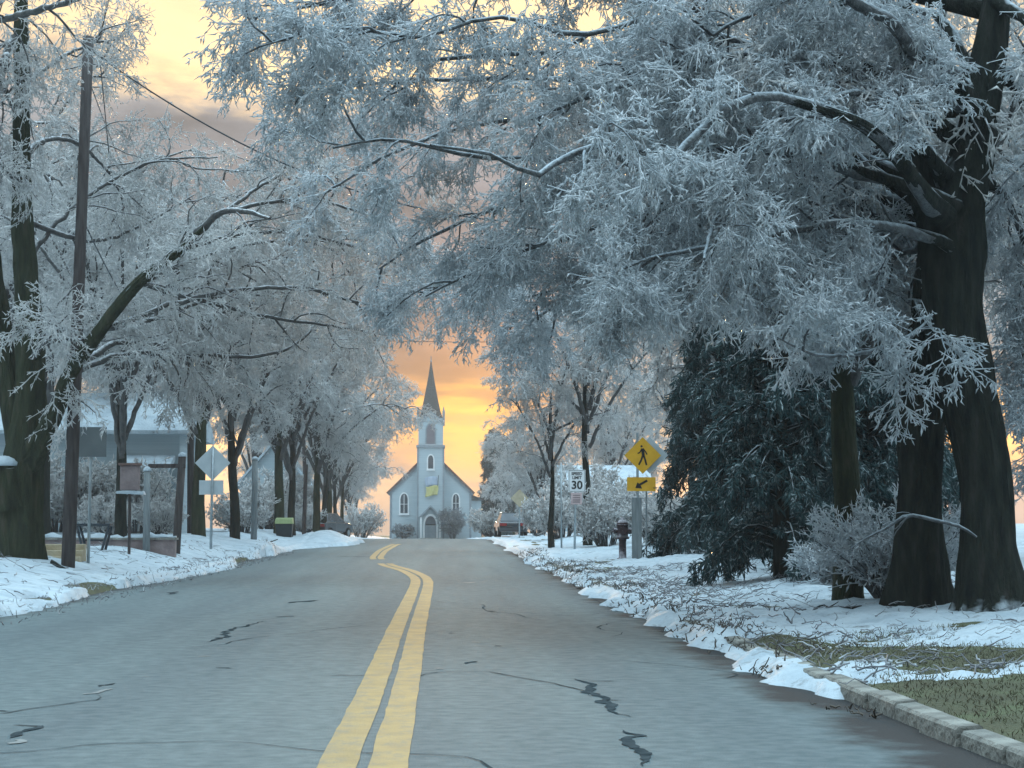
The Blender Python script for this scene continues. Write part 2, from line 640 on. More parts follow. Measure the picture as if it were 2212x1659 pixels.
# double yellow centre line: shifts left where the road widens
cy = [4, 10.8, 17.8, 26, 41, 45.5, 49, 54.6, 60, 70, 82, 95, 120, 150]
cx = [-.43, -.43, -.43, -.45, -.42, -.44, -.57, -.97, -1.6, -2.3, -2.45, -2.35, -1.9, -1.7]
yy = np.arange(4, 150, .35)
xx = np.interp(yy, cy, cx)
xx = np.convolve(np.pad(xx, 6, 'edge'), np.ones(13) / 13, 'valid')
for off in (-.138, .138):
    w = .108
    keep = [(4, 62.5), (68, 100)]
    for a, b in keep:
        m_ = (yy >= a) & (yy <= b)
        y_, x_ = yy[m_], xx[m_]
        j = (fbm(y_ * 2.2, y_ * 0 + off * 50, 3) - .5) * .022
        j2 = (fbm(y_ * 2.2, y_ * 0 + off * 50 + 9, 4) - .5) * .022
        lft = np.stack([x_ + off - w + j, y_], 1)
        rgt = np.stack([x_ + off + w + j2, y_], 1)
        mid = (lft + rgt) / 2
        P3 = np.stack([lft, mid, rgt], 1).reshape(-1, 2)
        z_ = road_z(P3[:, 0], P3[:, 1]) + .006
        VV = np.column_stack([P3, z_])
        i = np.arange(len(y_) - 1) * 3
        q = np.concatenate([np.stack([i + k, i + 1 + k, i + 4 + k, i + 3 + k], 1) for k in (0, 1)])
        link('yellow_centre_line', np_mesh('yellow_centre_line', VV, q), M['line'], road)


def road_strip(name, px, width, mat, seed, lift=.005):
    """irregular strip along measured pixel points (1024 frame) lying on the road"""
    pts = []
    for x, y in px:
        Y = 12.0
        for Y in np.arange(8, 120, .05):
            p = at(x / K, y / K, Y)
            if p[2] <= road_z(p[0], Y):
                break
        pts.append(p[:2])
    pts = np.array(pts)
    seg = np.concatenate([[0], np.cumsum(np.linalg.norm(np.diff(pts, axis=0), axis=1))])
    t = np.arange(0, seg[-1], .06)
    if len(t) < 3:
        t = np.linspace(0, seg[-1], 4)
    x_, y_ = np.interp(t, seg, pts[:, 0]), np.interp(t, seg, pts[:, 1])
    x_ = x_ + (fbm(t * 3, t * 0, seed) - .5) * .22
    y_ = y_ + (fbm(t * 3, t * 0 + 5, seed) - .5) * .22
    d = np.stack([np.gradient(x_), np.gradient(y_)], 1)
    d /= np.linalg.norm(d, axis=1)[:, None] + 1e-9
    nrm = np.stack([-d[:, 1], d[:, 0]], 1)
    tp = np.minimum(1, 5 * np.minimum(np.linspace(0, 1, len(t)), np.linspace(1, 0, len(t))))
    w1 = width * tp * (.25 + 1.3 * fbm(t * 5, t * 0 + 2, seed + 1) ** 2)
    w2 = width * tp * (.25 + 1.3 * fbm(t * 5, t * 0 + 7, seed + 2) ** 2)
    a = np.stack([x_, y_], 1) + nrm * w1[:, None]
    b = np.stack([x_, y_], 1) - nrm * w2[:, None]
    P2 = np.stack([b, a], 1).reshape(-1, 2)
    VV = np.column_stack([P2, road_z(P2[:, 0], P2[:, 1]) + lift])
    i = np.arange(len(t) - 1) * 2
    link(name, np_mesh(name, VV, np.stack([i, i + 2, i + 3, i + 1], 1)), mat, road)


def c6(x, y):
    return (.15432 * x, 520 + .15432 * y)


def c7(x, y):
    return (320 + .15432 * x, 520 + .15432 * y)


for k, (pts, w) in enumerate([
        ([c6(1280, 800), c6(1450, 765), c6(1480, 712), c6(1740, 655)], .05), ([c6(1800, 630), c6(1920, 624)], .09),
        ([c6(1350, 962), c6(1620, 965)], .035), ([c6(660, 1085), c6(700, 1062), c6(780, 1058)], .04), ([c6(60, 1330), c6(290, 1345)], .025),
        ([c6(70, 1420), c6(160, 1380), c6(250, 1340)], .05), ([c6(0, 1240), c6(100, 1250)], .04), ([c7(0, 1012), c7(430, 1010)], .028),
        ([c7(1640, 1030), c7(1720, 1052), c7(1820, 1140), c7(1880, 1240), c7(2010, 1285)], .06),
        ([c7(1700, 1045), c7(1880, 1045)], .03), ([c7(1850, 1170), c7(2040, 1175)], .03),
        ([c7(1950, 1360), c7(2040, 1440), c7(2110, 1525), c7(2150, 1600)], .055), ([c7(1115, 818), c7(1185, 822)], .06), ([c7(800, 735), c7(880, 738)], .06),
        ([c7(940, 935), c7(1030, 915)], .04), ([c7(1080, 592), c7(1150, 595)], .08), ([c6(900, 435), c6(990, 432)], .08),
        ([c6(1080, 485), c6(1150, 465)], .08), ([c6(1850, 540), c6(2050, 520)], .12), ([c7(90, 238), c7(470, 240)], .22)]):  # last strip: a wide dark line across the far road
    road_strip('crack_and_dark_line', pts, w, M['crack_and_dark_line'], 40 + 7 * k)
for k, (pts, w) in enumerate([
        ([c6(570, 1140), c6(640, 1115), c6(690, 1095)], .06), ([c6(460, 942), c6(575, 938)], .05), ([c6(1300, 888), c6(1370, 886)], .07),
        ([c6(910, 1020), c6(990, 1018)], .04), ([c6(0, 1465), c6(80, 1430)], .06), ([c7(750, 965), c7(800, 968)], .06), ([c7(950, 793), c7(1040, 795)], .09),
        ([c7(750, 575), c7(780, 572)], .12), ([c7(820, 612), c7(870, 612)], .10), ([c7(900, 410), c7(1000, 405)], .2), ([c7(960, 700), c7(1030, 702)], .08)]):
    road_strip('scuff', pts, w, M['grit'], 400 + 7 * k)

# long hairline cracks wandering over the carriageway
rc = np.random.default_rng(63)
for k in range(16):
    x_, y_ = rc.uniform(-5.5, 2.4), rc.uniform(10, 60)
    a_ = rc.choice([0.0, math.pi / 2, math.pi, .5]) + rc.normal(0, .25)
    n_ = int(rc.uniform(14, 40))
    pts = [(x_, y_)]
    for _ in range(n_):
        a_ += rc.normal(0, .28)
        x_, y_ = x_ + .16 * math.cos(a_), y_ + .16 * math.sin(a_) * 1.6
        pts.append((min(max(x_, -5.8), 2.7), y_))
    pts = np.array(pts)
    d_ = np.gradient(pts, axis=0)
    d_ /= np.linalg.norm(d_, axis=1)[:, None] + 1e-9
    nr = np.stack([-d_[:, 1], d_[:, 0]], 1)
    wd_ = .009 * (.35 + rc.uniform(0, 1, len(pts))) * np.minimum(1, 6 * np.minimum(np.linspace(0, 1, len(pts)), np.linspace(1, 0, len(pts))))
    P2 = np.stack([pts - nr * wd_[:, None], pts + nr * wd_[:, None]], 1).reshape(-1, 2)
    i = np.arange(len(pts) - 1) * 2
    link('hairline_crack', np_mesh('hairline_crack', np.column_stack([P2, road_z(P2[:, 0], P2[:, 1]) + .0055]), np.stack([i, i + 2, i + 3, i + 1], 1)), M['crack_and_dark_line'], road)

# kerb stones on the right
kerb = bpy.data.objects.new('kerb', None)
C.objects.link(kerb)
tag(kerb, kind='structure')
rng = np.random.default_rng(4)
kb = MB()
xs = [(0, -.1), (0, .06), (.02, .082), (.15, .09), (.17, .078), (.17, -.1)]
n = len(xs)
kv, kf = [], []
for yv in (.004, .3, .6, .896):
    kv += [(x, yv, z) for x, z in xs]
for a in range(3):
    kf += [(a * n + i, (a + 1) * n + i, (a + 1) * n + (i + 1) % n, a * n + (i + 1) % n)[::-1] for i in range(n)]
kf += [tuple(range(n)), tuple(range(3 * n, 4 * n))[::-1]]
kb.add(kv, kf)
kme = None
for i in range(70):
    Y = 5 + i * .9
    if kme is None:
        o = kb.build('kerb_stone', M['kerb'], kerb)
        kme = o.data
    else:
        o = link('kerb_stone', kme, None, kerb)
    o.location = (XR + rng.normal(0, .014), Y, float(prof(Y)) + rng.normal(0, .008))
    o.rotation_euler = (math.atan(float(prof(Y + 1) - prof(Y))), rng.normal(0, .03), rng.normal(0, .012))


def snow_right(x, y):
    s = .03 + .17 * (fbm(x * .9, y * .45, 21, 5) - .45)
    s = s + .13 * (fbm(x * 3.2, y * 1.7, 33, 4) - .5) + .05 * (fbm(x * 9, y * 5, 35, 2) - .5)
    s = s + .10 * (fbm(x * .35, y * .12, 8, 2) - .5)
    edge = 15.9 + 1.6 * (fbm(x * 1.3, x * 0, 3) - .5) - .25 * (x - XR)
    s = s - .45 * sm((edge - y) / 1.4)
    bare = np.exp(-(((x - 3.55) / .35) ** 2 + ((y - 20.5) / 1.8) ** 2)) + .8 * np.exp(-(((x - 4.6) / .6) ** 2 + ((y - 18.2) / .9) ** 2))
    s = s - .22 * bare
    s = s - .45 * sm((XR + .28 - .38 * sm((y - 15) / 3) + .5 * (fbm(y * .5, y * 0, 6) - .5) + .7 * (fbm(y * 1.4, x * 1.5, 61) - .5) - x) / .8)
    s = s + .07 * sm((x - 5) / 3) * sm((y - 26) / 6)
    s = s + .12 * sm((y - 16.5) / 2) * sm((XR + .8 - x) / .5) * (fbm(y * .8, y * 0, 44) - .35)
    lump = np.exp(-(((x - 4.62) / .16) ** 2 + ((y - 14.0) / .3) ** 2))
    z0 = np.where(x > XR, ground(x, y), prof(y) + .075 * sm((x - XR + .3) / .3))
    return z0 + np.minimum(np.maximum(s, -.14), .13 + .1 * (fbm(x * 5, y * 3, 37, 2) - .5)) + .30 * lump * (y < 15.5)


sx_ = np.unique(np.concatenate([np.arange(2.6, 9, .08), np.arange(9, 20, .35), np.arange(20, 70, 3)]))
sy_ = np.unique(np.concatenate([np.arange(12.5, 34, .14), np.arange(34, 70, .4), np.arange(70, 260, 3)]))
V, q = grid(sx_, sy_, snow_right)
tag(link('roadside_snow', np_mesh('roadside_snow', V, q), M['snow']), kind='stuff')


def snow_left(x, y):
    s = .075 + .13 * (fbm(x * .7, y * .35, 51, 5) - .42)
    s = s + .035 * (fbm(x * 3.2, y * 2, 63, 3) - .5)
    e = np.interp(y, [10, 27, 33, 37, 40, 44, 50, 58, 66, 75, 88, 95, 107, 112, 130, 260], [-6.3, -6.3, -6.15, -6.35, -6.7, -6.3, -5.9, -5.75, -6.6, -6.2, -6.2, -4.3, -3.9, -5.4, -5.4, -5.4])
    e = e + .45 * (fbm(y * .45, y * 0, 16) - .5) + .25 * (fbm(y * 1.7, y * 0, 36) - .5)
    s = s - .45 * sm((x - e + .25) / .35)
    hole = np.exp(-(((x + 6.75) / .22) ** 2 + ((y - 34.0) / .9) ** 2)) + .8 * np.exp(-(((x + 7.0) / .25) ** 2 + ((y - 40) / 1.6) ** 2))
    s = s - .25 * hole
    heap = .62 * np.exp(-(((x + 5.9) / 1.3) ** 2 + ((y - 101) / 5) ** 2)) + .35 * np.exp(-(((x + 6.8) / 1.0) ** 2 + ((y - 76) / 4) ** 2))
    z0 = np.where(x > XL, road_z(np.clip(x, XL, 0), y), ground(x, y))
    return z0 + np.maximum(s, -.12) + heap * np.where(s > 0, 1, .2)


sx_ = np.unique(np.concatenate([np.arange(-70, -20, 3), np.arange(-20, -10, .3), np.arange(-10, -3.4, .08)]))
sy_ = np.unique(np.concatenate([np.arange(16, 62, .3), np.arange(62, 130, .6), np.arange(130, 260, 4)]))
V, q = grid(sx_, sy_, snow_left)
tag(link('verge_snow', np_mesh('verge_snow', V, q), M['snow']), kind='stuff')

# ------------------------------------------------------------------ branch growth
def unit(v):
    return v / (np.linalg.norm(v, axis=-1, keepdims=True) + 1e-9)


def resample(pts, rad, k):
    pts, rad = np.asarray(pts, float), np.asarray(rad, float)
    s = np.concatenate([[0], np.cumsum(np.linalg.norm(np.diff(pts, axis=0), axis=1))])
    # Catmull-Rom through the points
    t = np.linspace(0, s[-1], k)
    out = np.zeros((k, 3))
    P = np.vstack([2 * pts[0] - pts[1], pts, 2 * pts[-1] - pts[-2]])
    for a, tt in enumerate(t):
        i = min(max(np.searchsorted(s, tt, 'right') - 1, 0), len(pts) - 2)
        u = (tt - s[i]) / (s[i + 1] - s[i] + 1e-9)
        p0, p1, p2, p3 = P[i], P[i + 1], P[i + 2], P[i + 3]
        out[a] = .5 * (2 * p1 + (p2 - p0) * u + (2 * p0 - 5 * p1 + 4 * p2 - p3) * u * u + (3 * p1 - p0 - 3 * p2 + p3) * u ** 3)
    return out, np.interp(t, s, rad)


def spawn(rng, P, n_per, t0, t1, length, ang, bias, droop, k, r0, r1, wob=.25, taper_len=.5):
    m, kp, _ = P.shape
    par = np.repeat(np.arange(m), n_per)
    Mn = len(par)
    t = rng.uniform(t0, t1, Mn)
    u = t * (kp - 1)
    i = np.minimum(u.astype(int), kp - 2)
    fr = (u - i)[:, None]
    a, b = P[par, i], P[par, i + 1]
    pos = a * (1 - fr) + b * fr
    T = unit(b - a)
    pr = rng.normal(size=(Mn, 3))
    pr = unit(pr - (pr * T).sum(1, keepdims=True) * T)
    an = rng.uniform(ang[0], ang[1], Mn)[:, None]
    d = unit(np.cos(an) * T + np.sin(an) * pr + np.asarray(bias))
    Ln = rng.uniform(length[0], length[1], Mn) * (1 - taper_len * (t - t0) / (t1 - t0 + 1e-9))
    st = (Ln / (k - 1))[:, None]
    pts = np.zeros((Mn, k, 3))
    pts[:, 0] = pos
    for j in range(1, k):
        pts[:, j] = pts[:, j - 1] + d * st
        d = unit(d + rng.normal(size=(Mn, 3)) * wob + np.array([0, 0, -droop]))
    rr = np.linspace(1, 0, k)[None, :] * (r0 - r1) + r1
    rr = rr * rng.uniform(.7, 1.25, (Mn, 1))
    return pts, rr


def tubes(P, Rr, sides, rng=None, rough=0.0, ridge=0.0):
    m, k, _ = P.shape
    T = np.zeros_like(P)
    T[:, 1:-1] = P[:, 2:] - P[:, :-2]
    T[:, 0], T[:, -1] = P[:, 1] - P[:, 0], P[:, -1] - P[:, -2]
    T = unit(T)
    ref = np.where(np.abs(unit(P[:, -1] - P[:, 0])[:, 2:3]) > .75, np.array([[1.0, 0.1, 0]]), np.array([[0, .05, 1.0]]))
    A = unit(np.cross(T, ref[:, None, :]))
    B = np.cross(T, A)
    w = 2 * np.pi * np.arange(sides) / sides
    rad = Rr[:, :, None] * np.ones(sides)
    if rough and rng is not None:
        rad = rad * (1 + rough * rng.normal(size=(m, 1, sides))) * (1 + rough * .6 * rng.normal(size=rad.shape))
    if ridge:
        s_ = np.concatenate([np.zeros((m, 1)), np.cumsum(np.linalg.norm(np.diff(P, axis=1), axis=2), axis=1)], 1)[:, :, None]
        f = fbm(np.cos(w) * 6 + s_ * .55, np.sin(w) * 6 - s_ * .4, 71, 3) - .5
        f2 = fbm(np.cos(w) * 1.5 + s_ * .8, np.sin(w) * 1.5 + s_ * .7, 75, 2) - .5
        rad = rad * (1 + ridge * f + ridge * .8 * f2)
    V = P[:, :, None, :] + rad[..., None] * (np.cos(w)[:, None] * A[:, :, None, :] + np.sin(w)[:, None] * B[:, :, None, :])
    base = (np.arange(m)[:, None, None] * k + np.arange(k - 1)[None, :, None]) * sides
    s = np.arange(sides)[None, None, :]
    s2 = (s + 1) % sides
    q = np.stack(np.broadcast_arrays(base + s, base + s2, base + sides + s2, base + sides + s), -1).reshape(-1, 4)
    return V.reshape(-1, 3), q


def spindles(rng, P, n_per, length, rad, bias, t0=.1, t1=1.0, spread=1.0):
    """little closed ice fingers hanging off twigs: 5 points, 6 faces each"""
    m, kp, _ = P.shape
    par = np.repeat(np.arange(m), n_per)
    Mn = len(par)
    u = rng.uniform(t0, t1, Mn) * (kp - 1)
    i = np.minimum(u.astype(int), kp - 2)
    fr = (u - i)[:, None]
    pos = P[par, i] * (1 - fr) + P[par, i + 1] * fr
    T = unit(P[par, i + 1] - P[par, i])
    d = unit(T * .6 + rng.normal(size=(Mn, 3)) * spread * .7 + np.asarray(bias))
    Ln = rng.uniform(length[0], length[1], Mn)[:, None]
    r = rng.uniform(rad[0], rad[1], Mn)[:, None]
    bend = rng.normal(size=(Mn, 3)) * Ln * .14
    a = unit(np.cross(d, rng.normal(size=(Mn, 3))))
    b = np.cross(d, a)
    c = pos + d * Ln * rng.uniform(.35, .6, (Mn, 1)) + bend
    v = np.stack([pos, c + a * r, c + (-.5 * a + .87 * b) * r, c + (-.5 * a - .87 * b) * r, pos + d * Ln], 1)
    o = (np.arange(Mn) * 5)[:, None]
    tr = np.array([[0, 2, 1], [0, 3, 2], [0, 1, 3], [4, 1, 2], [4, 2, 3], [4, 3, 1]])
    t = (o[:, None, :] + tr[None]).reshape(-1, 3)
    return v.reshape(-1, 3), t


class Geo:
    def __init__(s):
        s.V, s.Q, s.T, s.n = [], [], [], 0

    def quads(s, V, q):
        s.V.append(V)
        s.Q.append(q + s.n)
        s.n += len(V)

    def tris(s, V, t):
        s.V.append(V)
        s.T.append(t + s.n)
        s.n += len(V)

    def build(s, name, mat, parent, origin):
        V = np.concatenate(s.V) - np.asarray(origin)
        q = np.concatenate(s.Q) if s.Q else None
        t = np.concatenate(s.T) if s.T else None
        return link(name, np_mesh(name, V, q, t), mat, parent)


def limb_arr(lims, k):
    ps, rs = [], []
    for pts, rad in lims:
        p, r = resample(pts, rad, k)
        ps.append(p)
        rs.append(r)
    return np.array(ps), np.array(rs)


RS = 1.0


def vlimb(pts, Y0, Y1, pw=1.0):
    """limb through measured points, its distance running from Y0 to Y1; pts are (x, y, radius)"""
    n = len(pts)
    return ([at(x, y, Y0 + (Y1 - Y0) * (i / max(n - 1, 1)) ** pw) for i, (x, y, r) in enumerate(pts)], [r * RS for _, _, r in pts])


def grow_tree(name, origin, label, cat, trunk, limbs, extra, seed, lv, mats, group=None, sides=44):
    """trunk: stems as thick tubes; limbs: visible main branches; extra: further branches inside the crown"""
    rng = np.random.default_rng(seed)
    root = thing(name, origin, label, cat, group)
    g = Geo()
    P, Rr = limb_arr(trunk, 80 if sides > 20 else 26)
    g.quads(*tubes(P, Rr, sides, rng, .0 if sides > 20 else .045, .46 if sides > 20 else 0))
    P, Rr = limb_arr(limbs, 34)
    if extra and lv.get('collar'):
        for lim, k_ in ((limbs, 34), (extra, 26)):
            Pc, Rc = limb_arr(lim, k_)
            q_ = 9 if k_ == 34 else 7
            g.quads(*tubes(Pc[:, :q_], Rc[:, :q_] * np.linspace(1.5, .8, q_), 8, rng, .05))   # dark bark of the branch collars
    g.build('trunk', mats[0], root, origin)
    g = Geo()
    P[:, 1:] += rng.normal(size=P[:, 1:].shape) * Rr[:, 1:, None] * .22
    g.quads(*tubes(P, Rr * rng.uniform(.9, 1.1, Rr.shape), 8, rng, .07))
    if extra:
        Pe, Re = limb_arr(extra, 26)
        Pe[:, 1:] += rng.normal(size=Pe[:, 1:].shape) * Re[:, 1:, None] * .3
        g.quads(*tubes(Pe, Re, 6, rng, .05))
    L1, r1 = spawn(rng, P, lv.get('n1b', lv['n1']), lv.get('t1', .15), 1.0, lv['l1'], (.5, 1.25), lv.get('b1', (0, 0, .1)), lv.get('d1', .12), 8, lv['r1'], lv['r1'] * .35, .22, .3)
    if extra:
        La, ra = spawn(rng, Pe, lv['n1'], lv.get('t1', .15), 1.0, lv['l1'], (.5, 1.25), lv.get('b1', (0, 0, .1)), lv.get('d1', .12), 8, lv['r1'], lv['r1'] * .35, .22, .3)
        L1, r1 = np.concatenate([L1, La]), np.concatenate([r1, ra])
    g.quads(*tubes(L1, r1, 5))
    g.build('branches', mats[1], root, origin)
    g = Geo()
    L2, r2 = spawn(rng, L1, lv['n2'], .12, 1.0, lv['l2'], (.4, 1.2), (0, 0, -.12), lv.get('d2', .18), 5, lv['r2'], lv['r2'] * .45, .25, .4)
    g.quads(*tubes(L2, r2, 3))
    L3, r3 = spawn(rng, L2, lv['n3'], .1, 1.0, lv['l3'], (.4, 1.3), (0, 0, -.2), lv.get('d3', .22), lv.get('k3', 3), lv['r3'], lv['r3'] * .6, .3, .3)
    g.quads(*tubes(L3, r3, 3))
    g.tris(*spindles(rng, L3, lv['ns'], lv['sl'], lv['sr'], (0, 0, -.45), spread=.75))
    g.tris(*spindles(rng, L2, lv.get('ns2', 4), lv['sl'], lv['sr'], (0, 0, -.5)))
    g.build('crown', mats[2], root, origin)
    return root


# ------------------------------------------------------------------ the twin-stemmed maple on the right
base = hit(2140, 1318)
YT = base[1]
RS = .77
stem_r = vlimb([(2142, 1420, .95), (2142, 1345, .74), (2140, 1300, .58), (2132, 1180, .46), (2122, 1000, .42), (2090, 850, .43), (2064, 700, .47), (2058, 560, .47),
                (2066, 450, .42), (2100, 330, .34), (2125, 200, .28), (2148, 50, .24), (2165, -200, .18)], YT, YT + .6)
stem_l = vlimb([(1984, 1340, .7), (1984, 1260, .5), (1984, 1180, .41), (1984, 1050, .37), (1988, 900, .41), (2012, 750, .42), (2030, 600, .38), (2028, 480, .33),
                (1985, 385, .25), (1966, 250, .13), (1960, 100, .11), (1945, -150, .08)], YT + 1.6, YT + .3)
limbs = [
    vlimb([(2090, 240, .16), (2081, 197, .15), (2041, 150, .13), (1975, 113, .11), (1935, 60, .10), (1848, 3, .09), (1700, -80, .06)], YT + .4, YT - 2),
    vlimb([(2046, 480, 0.16), (2022, 450, 0.14), (1995, 415, 0.115), (1930, 330, 0.090), (1870, 275, 0.082), (1800, 245, 0.078), (1690, 210, 0.074), (1590, 225, 0.070), (1500, 292, 0.066), (1425, 375, 0.061),
           (1385, 372, 0.057), (1330, 335, 0.053), (1288, 312, 0.049), (1200, 350, 0.041), (1150, 378, 0.037), (1050, 330, 0.029), (930, 314, .02)], YT + .5, YT - 6.5, .72),
    vlimb([(1692, 235, .05), (1640, 310, .045), (1560, 440, .04), (1530, 520, .03), (1520, 560, .02)], YT - 1.5, YT - 3),
    vlimb([(2050, 420, .09), (1990, 315, .08), (1920, 240, .06), (1840, 200, .05), (1700, 260, .03)], YT + .4, YT - 2),
    vlimb([(2045, 660, .06), (1960, 730, .035), (1850, 765, .03), (1760, 765, .025), (1680, 730, .012)], YT + .5, YT - 2.5),
]
extra = []
rng = np.random.default_rng(77)
for pts, dy in [
    ([(2060, 300, .12), (1850, 130, .08), (1600, 95, .06), (1430, 40, .05), (1250, 75, .045), (1080, 35, .035), (900, 80, .03), (730, 60, .025), (560, 100, .015)], -2.5),
    ([(2030, 480, .12), (1800, 400, .09), (1500, 430, .06), (1250, 500, .045), (1060, 570, .03), (920, 640, .02)], 4),
    ([(2010, 500, .10), (1800, 480, .08), (1550, 540, .05), (1350, 590, .04), (1150, 640, .02)], 5),
    ([(2030, 430, .11), (1700, 330, .08), (1350, 330, .06), (1050, 340, .04), (850, 300, .03), (720, 320, .02)], -2),
    ([(2120, 20, .12), (1700, -60, .09), (1250, -60, .06), (850, -20, .04), (540, 40, .02)], 1),
    ([(2030, 480, .09), (1600, 400, .07), (1200, 420, .05), (950, 500, .035), (820, 580, .02)], 6),
    ([(2030, 480, .09), (1600, 300, .07), (1100, 260, .05), (850, 330, .035), (700, 420, .02)], 6.5),
    ([(2000, 400, .11), (1700, 280, .08), (1400, 180, .06), (1050, 170, .045), (800, 180, .03), (660, 210, .02)], 4),
    ([(2030, 520, .09), (1850, 480, .07), (1600, 520, .05), (1400, 560, .03), (1300, 600, .02)], -2.5),
    ([(2030, 480, .09), (1900, 460, .07), (1750, 500, .04), (1620, 560, .025)], 3),
    ([(2110, 380, .10), (2180, 440, .07), (2230, 600, .05), (2250, 800, .03), (2260, 950, .02)], 3),
    ([(2140, 150, .10), (2200, 200, .07), (2260, 380, .05), (2280, 600, .03), (2270, 760, .02)], 1),
    ([(2150, 0, .10), (2230, 60, .07), (2330, 250, .05), (2400, 500, .03), (2420, 700, .02)], -2),
    ([(2030, 520, .08), (1930, 560, .06), (1860, 610, .04), (1800, 640, .02)], 2.5),
    ([(2060, 250, .09), (1980, 60, .08), (1820, -20, .06), (1600, 40, .04), (1450, 160, .02)], -1.5),
    ([(2020, 350, .09), (1850, 160, .08), (1600, 120, .06), (1300, 200, .04), (1150, 260, .02)], -2),
    ([(2030, 520, .08), (1820, 470, .07), (1640, 420, .05), (1460, 430, .03), (1350, 480, .02)], 1),
    ([(2030, 500, .09), (1500, 540, .07), (1200, 580, .05), (1040, 630, .03), (900, 640, .02)], 9),
    ([(2030, 480, .09), (1500, 470, .06), (1250, 510, .05), (1050, 580, .03), (900, 640, .02)], 7),
    ([(2030, 520, .09), (1550, 560, .06), (1250, 640, .05), (1150, 690, .03), (1090, 710, .02)], 11),
    ([(2120, 200, .09), (2000, 20, .08), (1750, 60, .06), (1550, 180, .04), (1480, 300, .02)], 4),
    ([(2000, 450, .09), (1700, 250, .07), (1300, 120, .05), (900, 130, .035), (700, 120, .02)], 2),
]:
    if pts[0][0] < 2062 and 330 < pts[0][1] < 700:
        pts = [(2062, pts[0][1] + 40, pts[0][2])] + pts
    extra.append(vlimb(pts, YT + (.45 if dy < 0 else .7), YT + dy))
arch_root = (limbs[1][0][:7], [r * f for r, f in zip(limbs[1][1][:7], (1.5, 1.25, 1.12, 1.1, 1.06, 1.0, .8))])
MAPLE = grow_tree('ice_coated_maple', tuple(base), 'huge twin-stemmed tree at the right edge, its iced crown arching over the road', 'tree',
                  [stem_r, stem_l, arch_root], limbs, extra, 11,
                  dict(n1=18, n1b=6, l1=(.8, 1.8), r1=.02, n2=9, l2=(.34, .9), r2=.010, n3=9, l3=(.16, .4), r3=.008, k3=2, ns=4, ns2=4, sl=(.05, .16), sr=(.008, .0155), d1=.15, t1=.2, collar=True),
                  (M['bark'], M['limb'], M['ice']))

# ------------------------------------------------------------------ the old maple on the left
RS = 1.0
b = hit(48, 1213)
YL = b[1]
RS = .88
trunk = [vlimb([(46, 1235, .66), (46, 1205, .58), (46, 1120, .52), (46, 1020, .52), (58, 940, .46), (64, 860, .36), (64, 740, .31), (56, 600, .28), (48, 440, .24),
                (47, 280, .2), (46, 120, .19), (48, -60, .15), (55, -250, .1)], YL, YL - .3),
         vlimb([(55, 1000, .36), (32, 900, .32), (14, 800, .28), (0, 700, .25), (-20, 560, .22), (-50, 350, .16), (-60, 100, .1)], YL, YL + .6),
         vlimb([(30, 1100, .42), (16, 1050, .42), (10, 1016, .41), (9, 1003, .36)], YL - .25, YL - .3)]
RS = .92
trunk.append(vlimb([(52, 1030, .36), (72, 985, .30), (98, 938, .225), (125, 880, .185), (150, 810, .165), (215, 715, .145), (300, 610, .12), (390, 540, .09), (440, 492, .05)], YL, YL - 3.2))
limbs = [vlimb([(52, 1030, .30), (95, 940, .18), (125, 880, .15), (150, 810, .14), (215, 715, .12), (300, 610, .11), (390, 540, .10), (450, 482, .09), (490, 455, .075),
                (540, 458, .05), (582, 472, .035)], YL, YL - 4),
         vlimb([(60, 330, .09), (85, 308, .08), (110, 300, .07), (160, 306, .06), (200, 335, .045), (240, 380, .03)], YL + .3, YL + 3),
         vlimb([(72, 770, .09), (92, 745, .07), (125, 735, .06), (180, 735, .04)], YL - .3, YL - 2),
         vlimb([(45, 70, .12), (18, 105, .1), (3, 160, .09), (-15, 260, .05)], YL - .2, YL - 1),
         vlimb([(-60, 52, .10), (0, 42, .09), (60, 26, .085), (160, 0, .06), (250, -40, .04)], YL - 1, YL - 5),
         vlimb([(60, 420, .09), (10, 360, .07), (-40, 330, .05)], YL, YL - 2),
         vlimb([(50, 260, .08), (22, 220, .06), (5, 170, .05), (-10, 100, .03)], YL, YL - 1)]
extra = []
for pts in [[(150, 810, .10), (260, 740, .07), (420, 760, .05), (570, 768, .03)], [(215, 715, .08), (330, 690, .06), (480, 640, .04), (620, 640, .02)],
            [(55, 560, .08), (180, 430, .06), (330, 350, .04), (470, 340, .02)], [(60, 480, .08), (200, 520, .06), (320, 480, .04), (420, 420, .02)],
            [(50, 180, .08), (140, 120, .05), (220, 90, .03), (260, 110, .02)], [(300, 610, .06), (420, 620, .04), (560, 560, .02)],
            [(-10, 600, .08), (-80, 500, .05), (-150, 420, .03)],
            [(215, 715, .09), (440, 640, .07), (640, 622, .055), (825, 655, .04), (930, 575, .02)],
            [(150, 810, .09), (265, 765, .07), (420, 766, .06), (570, 768, .05), (650, 735, .04), (690, 690, .02)],
            [(300, 610, .07), (480, 540, .05), (640, 520, .04), (780, 560, .02)],
            [(390, 540, .07), (560, 500, .05), (720, 520, .04), (860, 570, .03), (950, 610, .015)],
            [(300, 610, .07), (560, 680, .05), (720, 705, .035), (850, 725, .015)],
            [(490, 455, .06), (650, 430, .045), (780, 460, .03), (900, 520, .015)],
            [(490, 455, .06), (600, 380, .045), (740, 360, .03), (860, 400, .015)]]:
    extra.append(vlimb(pts, YL + .6, YL + rng.uniform(2, 6)))
